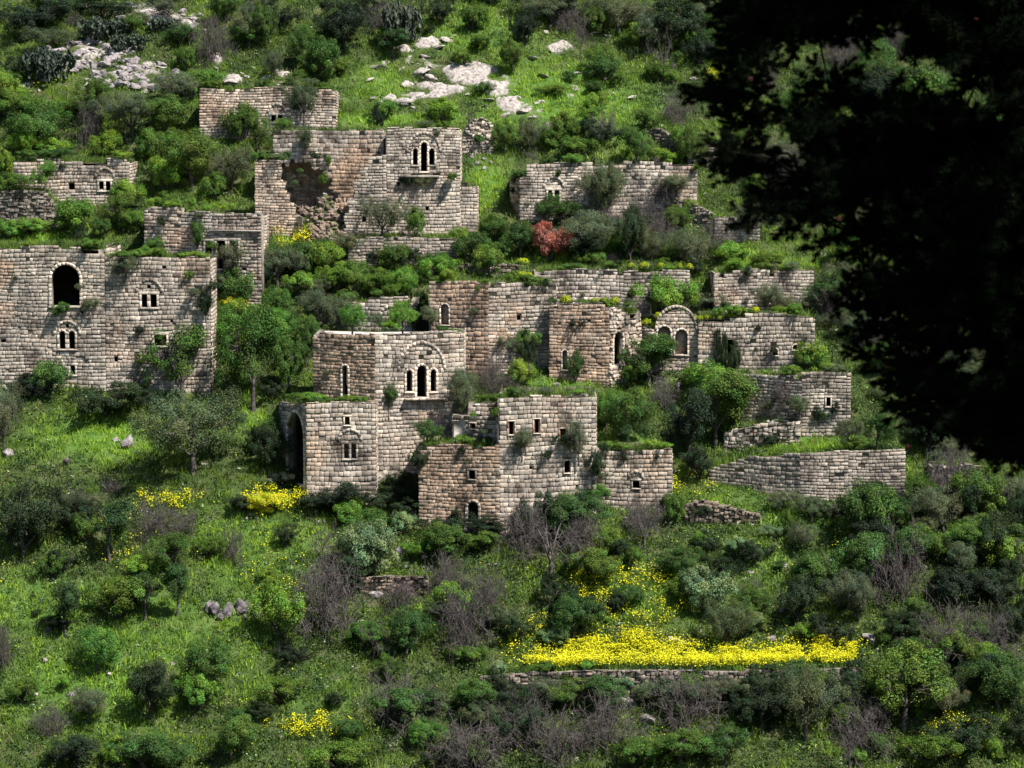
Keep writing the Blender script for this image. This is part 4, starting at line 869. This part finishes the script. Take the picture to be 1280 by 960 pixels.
# ------------------------------------------------------------------ rocks
def rock_mesh(name, seed, m_, flat=0.7):
    rs = np.random.RandomState(seed); import bmesh
    bm = bmesh.new(); bmesh.ops.create_icosphere(bm, subdivisions=2 if flat > 0.5 else 3, radius=0.5)
    pl = [(lambda v: v / np.linalg.norm(v))(rs.normal(size=3)) for _ in range(12)]; dd = rs.uniform(0.22, 0.42, 12)
    for v in bm.verts:
        p = np.array(v.co)
        for n_, d in zip(pl, dd):
            k = p @ n_
            if k > d: p = p - n_ * (k - d)
        p *= 1 + rs.uniform(-0.04, 0.04); v.co = (p[0] * 1.25, p[1], p[2] * flat * 1.3)
    me = bpy.data.meshes.new(name); bm.to_mesh(me); bm.free(); me.materials.append(m_); return me
M_RUBBLE = simple('fallen_masonry', (0.04, 0.03, 0.025), (0.36, 0.27, 0.2), 2.2, mid=(0.16, 0.12, 0.095), bump=1.0)
RB = [rock_mesh('rubble_stone', 70 + i, M_RUBBLE, 0.8) for i in range(5)]
M_DARKROCK = simple('dark_rock', (0.03, 0.028, 0.03), (0.22, 0.19, 0.19), 3.5, bump=1.0)
DK = [rock_mesh('boulder', 60 + i, M_DARKROCK, 0.9) for i in range(4)]
RK = [rock_mesh('boulder', i, M_SCREE) for i in range(6)]; WK = [rock_mesh('limestone_rock', 40 + i, M_ROCK, 0.45) for i in range(5)]
def rock(px, py, wpx, label, group, white=False, name='boulder', k=1.0, at=None, dark=False):
    p = np.array(hit(px, py)) if at is None else at
    s = wpx * p[1] / FPX
    o = link(name, R.choice(WK if white else RB if name == 'rubble_stone' else DK if dark else RK), None, (p[0], p[1], p[2] + (0.1 if not white else -0.02) * s), label=label, category='rock', group=group)
    o.scale = (s * R.uniform(0.8, 1.2), s * R.uniform(0.8, 1.2), s * R.uniform(0.7, 1.2) * k); o.rotation_euler = (R.uniform(-.4, .4), R.uniform(-.4, .4), R.uniform(0, 6.3)); return o
for n, fn, lab in [(185, lambda: (R.gauss(0, 1), R.gauss(0, 1)), 0)]:
    i = 0
    while i < n:
        a = R.uniform(-1, 1); c = R.uniform(-1, 1)
        if a * a + c * c > 1: continue
        rock(142 + 84 * a + 6 * c, 84 + 29 * c + 14 * a, R.uniform(4, 12) if R.random() < .8 else R.uniform(11, 20), 'loose grey-white boulder in the rock scree above the far-left cottage', 'boulders of the main rock scree'); i += 1
for i in range(46): 
    a = R.uniform(-1, 1); rock(202 + 58 * a, 22 + 10 * a + R.uniform(-12, 12), R.uniform(5, 14), 'loose pale boulder in the upper rock scree along the top edge', 'boulders of the upper rock scree')
for i in range(16): rock(R.uniform(10, 60), 100 + R.uniform(-5, 14), R.uniform(5, 12), 'grey stone in the low row left of the rock scree', 'stones in the row left of the scree')
i = 0
while i < 280:
    px, py = R.uniform(355, 448), R.uniform(225, 302); x_, y_, z_ = hit(px, py)
    if math.hypot(x_ - MOUNDS[0][0], y_ - MOUNDS[0][1]) > 3.1: i += 0.2; continue
    o = rock(px, py, R.uniform(4, 9.5), 'fallen brown stone in the rubble of the collapsed vault', 'rubble of the collapsed vault', name='rubble_stone', dark=R.random() < 0.3); i += 1
WR = [(R.gauss(cx_, sx__), R.gauss(cy_, sy__), R.uniform(5, 13)) for cx_, cy_, sx__, sy__, n__ in [(525,84,16,8,12),(545,104,22,6,14),(500,128,18,4,9),(640,132,26,9,16),(618,112,14,5,7),(702,164,12,4,7),(560,48,10,4,4),(660,40,10,4,4),(690,95,30,12,5),(350,96,16,7,5),(295,98,12,4,3)] for _ in range(n__)] + [(525,88,34),(545,60,22),(530,70,20),(540,96,30),(510,104,26),(556,108,30),(500,126,40),(520,118,30),(486,133,26),(474,84,24),(482,78,16),(560,50,26),(572,44,18),(617,112,24),(640,128,30),(655,140,30),(630,145,24),(668,146,22),(600,108,18),(612,125,20),
 (696,160,26),(712,168,18),(702,164,16),(290,104,34),(318,84,16),(354,104,18),(330,98,14),(655,32,16),(680,40,14),(745,42,22),(760,45,10),(665,72,18),(690,62,14),(680,95,14),(745,88,16),(790,122,14),(868,98,16),(203,84,16),(108,108,30),(270,86,14),(462,100,14)]
used = {}
for x, y, w_ in WR:
    wh = where(x, y); used[wh] = used.get(wh, 0) + 1
cur = {}
for x, y, w_ in sorted((a, b, c if c < 16 else c * 0.75) for a, b, c in WR):
    wh = where(x, y); cur[wh] = cur.get(wh, 0) + 1
    lb = ('white limestone slab ' if w_ > 15 else 'small limestone slab ') + wh + ('' if used[wh] == 1 else ', %s from left' % ORD[cur[wh] - 1] if cur[wh] <= 20 else ', number %d from left' % cur[wh])
    rock(x, y, w_, lb, 'white limestone slabs', True, 'limestone_rock', 0.7)
for x, y, w_, lb in [(268,766,17,'dark jagged rock at the left end of the ledge in the lower meadow'),(284,770,18,'dark jagged rock in the middle of the lower-left ledge'),(302,762,20,'dark jagged rock right of centre on the lower-left ledge'),(322,766,19,'dark jagged rock at the right end of the lower-left ledge'),
   (1088,800,20,'grey rock beside the right end of the yellow flower strip'),(845,800,14,'pale stone above the yellow flower strip'),(855,806,12,'smaller pale stone above the yellow flower strip'),(812,900,24,'pale boulder below the dry wall of the yellow strip'),(965,800,16,'small grey rock at the back of the yellow strip'),
   (785,880,20,'grey boulder leaning on the dry wall under the yellow strip'),(216,830,10,'white stone beside the bright bush in the lower left'),(88,868,14,'white stone in the lower left meadow'),(137,842,10,'white stone below the light-green tree'),(60,790,12,'brown stone below the small dark-clumped tree'),
   (585,668,20,'brown rock just below the small arched door'),(500,695,16,'dark rock among shrubs below the recess'),(632,775,14,'pale stone at the left of the yellow broom patch'),(10,570,16,'grey rocks beside the left-edge olive tree'),(160,556,20,'grey stone in the sunlit meadow'),(145,552,12,'smaller grey stone in the sunlit meadow'),(84,580,10,'dark stone low in the sunlit meadow'),
   (256,580,9,'pale stone under the big olive-like tree'),(298,586,7,'pale stone right of the big olive-like tree'),(325,620,16,'pale path stone left of the vaulted lower room'),(470,745,14,'grey stone at the low mossy wall')]:
    rock(x, y, w_, lb, 'single rocks on the slope', 'pale' in lb or 'white' in lb, k=1.2, dark='dark' in lb or 'brown' in lb)

for _ in range(16): rock(R.uniform(262, 332), R.uniform(757, 776), R.uniform(7, 15), 'small dark stone in the jagged rock ledge of the lower-left meadow', 'stones of the dark ledge', k=1.4, dark=True)
for _ in range(12): rock(R.uniform(330, 640), R.uniform(600, 950), R.uniform(4, 9), 'small stone half buried in the scrub below the houses', 'small stones in the lower scrub')
for _ in range(8): rock(R.uniform(40, 330), R.uniform(560, 900), R.uniform(4, 9), 'small stone half buried in the left meadow', 'small stones in the left meadow')
for _ in range(12): rock(R.uniform(860, 1130), R.uniform(640, 790), R.uniform(5, 12), 'grey stone half buried on the slope above the yellow strip', 'grey stones above the yellow strip')
for key, ph, n in (('J','the large left house',8),('M','the central two-storey house',8),('N','the lowest house',10),('O','the block with one tiny window',5),('P','the brown tower',5),('S','the broad brown ruin',7),('T','the rounded gable',8),('C','the upper house',7),('G','the long upper-right house',7),('F','the small grey ruin',5),('V','the blockhouse',5)):
    for _ in range(n):
        F = R.choice([f_ for f_ in H[key].facs if f_.L > 1.5]); q = F.W([[R.uniform(0, F.L), 0, R.uniform(0.3, 2.2)]])[0]; q[2] = float(ground_h(q[:1], q[1:2])[0])
        rock(0, 0, R.uniform(5, 10), 'fallen wall stone in the weeds below ' + ph, 'fallen stones at the foot of ' + ph, name='fallen_block', at=q).rotation_euler = (R.uniform(-.5, .5), R.uniform(-.5, .5), R.uniform(0, 6))
# ------------------------------------------------------------------ grass, undergrowth and flowers
def cover_pts(n):
    x = N.uniform(-44, 44, n); y = N.uniform(164, 262, n); z = ground_h(x, y)
    ins = np.zeros(n, bool)
    for pl, _ in FOOT: ins |= inpoly(x, y, pl)
    px, py = project(x, y, z); rk_ = ell(px, py, ROCKY) * (-0.45 + 2.8 * fbm(x / 1.5, y / 1.1, 31, 4))
    ins |= np.hypot(x - MOUNDS[0][0], y - MOUNDS[0][1]) < 2.9
    k = ~ins & ((rk_ < 0.3) | (N.uniform(0, 1, n) < 0.28 * (rk_ < 0.9))) & (px > -60) & (px < 1340) & (py < 1000) & (py > -40)
    return x[k], y[k], z[k], px[k], py[k]
def blades(mb, x, y, z, nb, h, wd, col, spread=0.12):
    k = len(x); b = k * nb; bx = np.repeat(x, nb) + N.normal(0, spread, b); by = np.repeat(y, nb) + N.normal(0, spread, b); bz = np.repeat(z, nb) - 0.04
    a = N.uniform(0, 6.283, b); hh = np.repeat(h, nb) * N.uniform(0.5, 1.2, b); lx = N.normal(0, 0.35, b) * hh; ly = N.normal(0, 0.35, b) * hh
    w_ = wd * N.uniform(0.6, 1.4, b); c, s = np.cos(a) * w_ / 2, np.sin(a) * w_ / 2
    V = np.stack([np.stack([bx - c, by - s, bz], 1), np.stack([bx + c, by + s, bz], 1), np.stack([bx + lx, by + ly, bz + hh], 1)], 1)
    cc = np.repeat(col, nb, 0) * N.uniform(0.75, 1.3, (b, 1))
    mb.add(V.reshape(-1, 3), None, np.arange(b * 3).reshape(-1, 3), np.repeat(cc, 3, 0))
x, y, z, px, py = cover_pts(120000)
lu_ = ell(px, py, LUSH); n1 = fbm(x / 3.2, y / 3.2, 51, 3); n2 = fbm(x / 0.9, y / 0.9, 61, 2)
q = np.clip(lu_ * 0.8 + 0.06 + (n1 - 0.42) * 1.8 + (n2 - 0.5) * 0.9, 0, 1)[:, None]
dk = np.array([0.032, 0.064, 0.012]); br_ = np.array([0.235, 0.37, 0.03]); yl = np.array([0.2, 0.2, 0.07])
col = dk + (br_ - dk) * q; dry = (vn(x / 1.3, y / 1.3, 88) > 0.82)[:, None]; col = np.where(dry, col * 0.5 + yl * 0.5, col)
mb = MB(); hg = N.uniform(0.16, 0.42, len(x)) * (0.7 + 0.9 * n2)
blades(mb, x, y, z, 7, hg, 0.075, col, 0.17)
link('grass', mb.mesh('grass', [M_GRASS]), kind='stuff', label='green spring grass covering the terraced slope')
# low leafy herbs
x, y, z, px, py = cover_pts(60000); lu_ = ell(px, py, LUSH)
n1 = fbm(x / 2.2, y / 2.2, 151, 3); keep = (n1 + 0.25 * (py > 600) - 0.2 * lu_) > 0.46; x, y, z, px, py, n1 = [a_[keep] for a_ in (x, y, z, px, py, n1)]
k = len(x); nb = 9; d = N.normal(size=(k * nb, 3)); d[:, 2] = np.abs(d[:, 2]); d /= np.linalg.norm(d, axis=1, keepdims=True)
rad = np.repeat(N.uniform(0.15, 0.42, k), nb)[:, None]; C = np.stack([np.repeat(x, nb), np.repeat(y, nb), np.repeat(z, nb)], 1) + d * rad * [1, 1, 0.9]
g = N.uniform(0.5, 1.35, (k, 1)); base_c = np.where(N.uniform(0, 1, (k, 1)) < 0.5, [[0.06, 0.115, 0.02]], [[0.045, 0.085, 0.028]]); base_c = np.where(N.uniform(0, 1, (k, 1)) < 0.18, [[0.16, 0.26, 0.028]], base_c); base_c = np.where(N.uniform(0, 1, (k, 1)) < 0.04, [[0.28, 0.34, 0.2]], base_c)
mb = MB(); leaves(mb, C, d + [0, 0, 0.5], 0.15, np.repeat(base_c * g, nb, 0) * N.uniform(0.7, 1.3, (k * nb, 1)), 0.6)
link('undergrowth', mb.mesh('undergrowth', [M_GRASS]), kind='stuff', label='low leafy herbs and weeds between the shrubs')
x, y, z, px, py = cover_pts(14000); n1 = fbm(x / 2.6, y / 2.6, 251, 3); keep = (n1 - 0.25 * ell(px, py, LUSH) + 0.06 * (py > 600)) > 0.52; x, y, z = x[keep], y[keep], z[keep]
k = len(x); nb = 34; d = N.normal(size=(k * nb, 3)); d[:, 2] = np.abs(d[:, 2]); d /= np.linalg.norm(d, axis=1, keepdims=True)
rad = np.repeat(N.uniform(0.25, 0.75, k), nb)[:, None] * N.uniform(0.6, 1.1, (k * nb, 1)); C = np.stack([np.repeat(x, nb), np.repeat(y, nb), np.repeat(z, nb)], 1) + d * rad * [1, 1, 1.2]
pal = np.array([[0.062, 0.12, 0.02], [0.04, 0.075, 0.022], [0.105, 0.17, 0.022], [0.085, 0.1, 0.05], [0.07, 0.06, 0.045]])[N.choice(5, k, p=[.34, .26, .2, .12, .08])]
mb = MB(); leaves(mb, C, d + [0, 0, 0.4], 0.12, np.repeat(pal * N.uniform(0.6, 1.3, (k, 1)), nb, 0) * N.uniform(0.65, 1.35, (k * nb, 1)), 0.55); print('scrub', k)
link('scrub', mb.mesh('scrub', [M_GRASS]), kind='stuff', label='tangled low scrub filling the gaps between the shrubs')
# yellow wild flowers
FL = [((640,1070),(800,843),24000,'strip'),((170,255),(622,648),1100,'blob'),((300,385),(615,645),1300,'blob'),((325,400),(290,330),1800,'blob'),((705,785),(695,800),2300,'blob'),((770,870),(715,790),1500,'blob'),((630,730),(780,835),900,'blob'),((330,445),(905,930),900,'blob'),((820,900),(605,640),500,'blob'),
      ((1040,1100),(660,720),260,'blob'),((265,310),(375,400),900,'blob'),((450,480),(350,366),300,'blob'),((1150,1240),(905,960),600,'blob'),((100,200),(640,720),600,'blob'),((0,50),(105,125),200,'blob'),((300,400),(640,800),600,'blob'),((620,680),(780,840),300,'blob'),((0,1280),(640,960),1600,'all'),((0,60),(215,240),300,'blob'),((880,910),(85,110),300,'blob'),((330,360),(195,208),80,'blob')]
fx, fy, ff = [], [], []
for (x0, x1), (y0, y1), n, kd in FL:
    if kd == 'strip':
        u = N.uniform(x0, x1, n * 2); top = np.interp(u, [640, 700, 760, 800, 830, 900, 940, 1000, 1050, 1070], [832, 816, 806, 794, 806, 822, 828, 818, 800, 800]); bot = np.interp(u, [640, 700, 760, 860, 930, 1000, 1050, 1070], [838, 840, 838, 838, 838, 838, 836, 832])
        v = top + (bot - top) * N.uniform(0, 1, len(u)) ** 0.75; dn = fbm(u / 14, v / 5, 5, 2); m_ = dn + 0.3 * (v - top) / (bot - top + 1e-6) - 0.25 * np.clip(1 - (u - x0) / 60, 0, 1) - 0.2 * np.clip((u - 1010) / 60, 0, 1) > 0.6 + 0.1 * N.uniform(-1, 1, len(u)); v = v + 4 * (fbm(u / 12, u * 0, 44, 2) - 0.5)
        u, v = u[m_], v[m_]; s2 = N.uniform(0, 1, len(u)) < 0.16; v = v + np.where(s2, N.normal(-5, 7, len(u)), 0); u = u + np.where(s2, N.normal(0, 10, len(u)), 0); s3 = v < 845; u, v = u[s3], v[s3]
    else:
        u = N.uniform(x0, x1, n * 3); v = N.uniform(y0, y1, n * 3)
        if kd == 'blob': m_ = ((u - (x0 + x1) / 2) / (x1 - x0) * 2) ** 2 + ((v - (y0 + y1) / 2) / (y1 - y0) * 2) ** 2 < 1
        else: m_ = np.ones(len(u), bool)
        m_ &= fbm(u / 9, v / 6, 15, 3) > (0.56 if kd == 'blob' else 0.7); u, v = u[m_][:n], v[m_][:n]
    fx.append(u); fy.append(v)
u = np.concatenate(fx); v = np.concatenate(fy)
def hits(u, v):
    dx = (u - 640) / FPX; dv = (480 - v) / FPX; dy = FW[1] + dv * UP[1]; rx = dx / dy; rz = (FW[2] + dv * UP[2]) / dy
    Y = np.full(u.shape, 160.0); done = np.zeros(u.shape, bool)
    for s_ in np.arange(160, 262, 0.3):
        zz = ground_h(rx * s_, np.full(u.shape, s_)); h_ = (~done) & (zz > rz * s_); Y[h_] = s_; done |= h_
    return rx * Y, Y
X, Y = hits(u, v); Z = ground_h(X, Y); k = len(X); print('flowers', k)
hh = N.uniform(0.3, 0.8, k); C = np.stack([X + N.normal(0, .1, k), Y + N.normal(0, .15, k), Z + hh], 1)
mb = MB(); leaves(mb, C, N.normal(size=(k, 3)) * 0.5 + [0, -0.3, 1], 0.09, np.array([[0.74, 0.7, 0.012]]) * N.uniform(0.5, 1.1, (k, 1)), 0.9)
link('yellow_flowers', mb.mesh('yellow_flowers', [M_PETAL]), kind='stuff', label='yellow mustard blossoms in strips and patches')
mb = MB(); blades(mb, X, Y, Z, 1, hh * 1.1, 0.03, np.tile([[0.07, 0.13, 0.02]], (k, 1)), 0.08)
link('flower_stems', mb.mesh('flower_stems', [M_GRASS]), kind='stuff', label='green stems under the yellow blossoms')
# grass growing on the roofs
for s, pl, D, rt in ROOFS:
    P = np.array(pl); L = P[-1, 0] - P[0, 0]; n = int(L * D * 16); xx = N.uniform(P[0, 0], P[-1, 0], n); fr = np.interp(xx, P[:, 0], P[:, 1]); yy = fr + N.uniform(0, 1, n) ** 1.3 * (D - 0.6)
    nz = fbm(xx / 1.5, yy / 1.5, 5, 2); kp = nz > 0.3; xx, yy, nz = xx[kp], yy[kp], nz[kp]; n = len(xx)
    if n < 5: continue
    mb = MB(); c = np.array([[0.055, 0.1, 0.018]]) + np.clip((nz - .35) * 2, 0, 1)[:, None] * np.array([[0.1, 0.13, 0.02]])
    blades(mb, xx, yy, np.full(n, rt + 0.1), 8, N.uniform(0.15, 0.6, n), 0.06, c, 0.12)
    link('roof_grass', mb.mesh('roof_grass', [M_GRASS], origin=s.o), s.t, kind='stuff')

# ------------------------------------------------------------------ the near pine
def needle_cluster(name, seed):
    st = N.get_state(); N.seed(seed); mb = MB(); tw = MB(); tp = []
    P0, P1 = [], []
    for b_ in range(15):
        a = N.uniform(0, 6.28); d = np.array([math.cos(a), math.sin(a), N.uniform(-.35, .5)]); p = np.zeros(3)
        for q in range(4):
            d = d + N.normal(size=3) * 0.25; d /= np.linalg.norm(d); r = p + d * 0.13; P0.append(p); P1.append(r); p = r
            for _ in range(2):
                e = d + N.normal(size=3) * 0.7; e /= np.linalg.norm(e); t_ = p + e * N.uniform(0.04, 0.13); P0.append(p); P1.append(t_); tp.append((t_, e))
        tp.append((p, d))
    tubes(mb, P0, P1, 0.007, 0.004, 3, (0.8, 0.6, 0.4))
    for t_, e in tp:
        k = 75; d = N.normal(size=(k, 3)) * 0.75 + e * 0.9; d /= np.linalg.norm(d, axis=1, keepdims=True)
        o = t_ - e * N.uniform(0, 0.07, k)[:, None]; s_ = np.cross(d, N.normal(size=(k, 3))); s_ /= np.linalg.norm(s_, axis=1, keepdims=True)
        L = N.uniform(0.07, 0.12, k)[:, None]; V = np.stack([o - s_ * 0.0038, o + s_ * 0.0038, o + d * L], 1)
        mb.add(V.reshape(-1, 3), None, np.arange(3 * k).reshape(-1, 3), N.uniform(0.6, 1.3))
    N.set_state(st); return mb.mesh(name, [M_NEEDLE])
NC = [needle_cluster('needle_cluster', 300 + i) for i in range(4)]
px0 = 30.5; tx = 9.0
tz = float(ground_h(np.array([tx]), np.array([px0]))[0])
pine = link('pine_tree', None, None, (tx, px0, tz), label='near-black pine tree overhanging the upper right corner close to the viewer', category='tree')
o3 = np.array([tx, px0, tz])
SIL = [(893,-10),(905,40),(900,90),(872,118),(880,135),(900,150),(888,200),(893,240),(925,262),(925,285),(955,295),(1000,300),(1030,330),(1050,350),(1062,380),(1010,378),(990,385),(1000,400),(1040,420),(1065,440),(1062,480),(1085,505),(1110,520),(1130,545),(1180,555),(1215,580),(1250,600),(1290,606),(2300,700),(2300,-900),(950,-900)]
GAP = [(1120,110,46,20),(1215,130,16,14),(1100,470,10,8),(1010,75,26,24),(1085,92,34,26),(1140,90,55,22),(1190,120,30,18),(1105,40,18,12),(975,180,30,18),(1000,215,22,12),(1240,160,16,14),(960,110,16,26),(1150,20,14,8),(1010,130,18,10),(1085,270,12,10),(1140,395,24,12),(1250,400,12,12),(1165,305,16,12),(1275,75,10,12),(1125,440,20,12),(1060,290,16,16),(1110,330,14,14),(1030,395,14,16),(935,230,8,8),(1180,460,14,10)]
def ok(ax, ay, r=0):
    return inpoly(np.array([ax]), np.array([ay]), SIL)[0]
br = MB(); limbs = []
trunk_top = np.array([tx - 0.5, px0 + 0.4, 9.5])
for i in range(14):
    t0, t1 = i / 14, (i + 1) / 14; f = lambda t: o3 + (trunk_top - o3) * t + np.array([0.25 * math.sin(t * 5), 0.2 * math.cos(t * 4), -0.4 if t == 0 else 0]); tubes(br, [f(t0)], [f(t1)], 0.34 * (1 - t0) + 0.06, 0.34 * (1 - t1) + 0.06, 9)
for i in range(34):
    zt = N.uniform(-5.5, 8.5); t = (zt - tz) / (9.5 - tz); s0 = f(t); a = math.pi + N.uniform(-1.0, 1.0) if i % 3 else N.uniform(0, 6.28)
    L = N.uniform(5.0, 7.5) if zt > -2 else N.uniform(3.2, 4.5); d = np.array([math.cos(a), math.sin(a) * 0.5, N.uniform(-0.15, 0.25)]); p = s0
    for q in range(7):
        d = d + N.normal(size=3) * 0.1 + [0, 0, -0.03]; d /= np.linalg.norm(d); r = p + d * L / 7
        qx, qy = project(*r)
        if not ok(qx - 45, qy) or not ok(qx, qy + 35): break
        tubes(br, [p], [r], 0.075 * (1 - q / 8), 0.075 * (1 - (q + 1) / 8), 6); limbs.append(r); p = r
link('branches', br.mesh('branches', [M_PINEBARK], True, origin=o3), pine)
limbs = np.array(limbs); sx_, sy_ = [np.array(v_) for v_ in zip(*SIL)]
pts = []; tries = 0
PS = []
while len(pts) < 280 and tries < 60000:
    tries += 1
    ax, ay = R.uniform(868, 1340), R.uniform(-60, 606)
    if not ok(ax, ay): continue
    edge = not (ok(ax - 55, ay) and ok(ax, ay + 55) and ok(ax - 40, ay + 40) and ok(ax - 40, ay - 40 if ay > 60 else ay)); rp = 20 if edge else 34
    if edge and not (ok(ax - rp, ay) and ok(ax, ay + rp) and ok(ax - 14, ay + 14)): continue
    gd = min(((ax - gx_) / (rx_ + 11)) ** 2 + ((ay - gy_) / (ry_ + 11)) ** 2 for gx_, gy_, rx_, ry_ in GAP)
    if gd < 1: continue
    edge = edge or gd < 2.4
    Yd = px0 + R.uniform(-1.8, 2.0); P = ray(ax, ay) * Yd
    if sum(1 for q in pts if math.hypot(q[0] - P[0], q[2] - P[2]) < (0.12 if edge else 0.165)): continue
    pts.append(P); PS.append(0.6 if edge else 1.1)
NIN = len(pts)
while len(pts) < NIN + 50:   # unseen rest of the crown; oversized clusters added to shade the visible branches
    P = np.array([R.uniform(2.0, 13.0), px0 + R.uniform(-6, 4), R.uniform(-4, 9.5)]); ax, ay = project(*P)
    if P[1] < 20 or (ax < 1610 and ay > -330) or math.hypot(P[0] - tx, P[1] - px0) > 7 - 0.45 * max(0, P[2]): continue
    pts.append(P)
tw = MB()
for i, P in enumerate(pts):
    j = limbs[np.argmin(np.linalg.norm(limbs - P, axis=1))]; mid_ = (P + j) / 2 + N.normal(size=3) * 0.1 + [0, 0, 0.06]
    if np.linalg.norm(P - j) < 1.3: tubes(tw, [j, mid_], [mid_, P], [0.02, 0.014], [0.014, 0.007], 4)
    c = link('needle_cluster', NC[i % 4], pine, tuple(P - o3)); s_ = (R.uniform(0.9, 1.15) * PS[i] if i < NIN else R.uniform(2.8, 3.8)); c.scale = (s_, s_, s_ * 0.85); c.rotation_euler = (R.uniform(-.3, .3), R.uniform(-.3, .3), R.uniform(0, 6.3)); c.color = (0.005, 0.009, 0.004, 1)  # needle tint below real needle green, shade included in the colour
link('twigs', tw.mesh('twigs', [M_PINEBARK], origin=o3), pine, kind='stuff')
M_CONE = simple('red_brown_cone', (0.02, 0.004, 0.003), (0.05, 0.009, 0.006), 30)
coneme = rock_mesh('pine_cone', 90, M_CONE, 0.6)
for i in range(34):
    P = pts[R.randrange(NIN)] + N.normal(size=3) * [0.25, 0.3, 0.25] - [0, 0.3, 0]; c = link('pine_cone', coneme, pine, tuple(P - o3)); c.scale = (0.05, 0.05, 0.08)
print('pine clusters', len(pts), tries, 'objects', len(COL.objects), 'tris', sum(len(m.loop_triangles) if m.loop_triangles else len(m.polygons) for m in bpy.data.meshes))
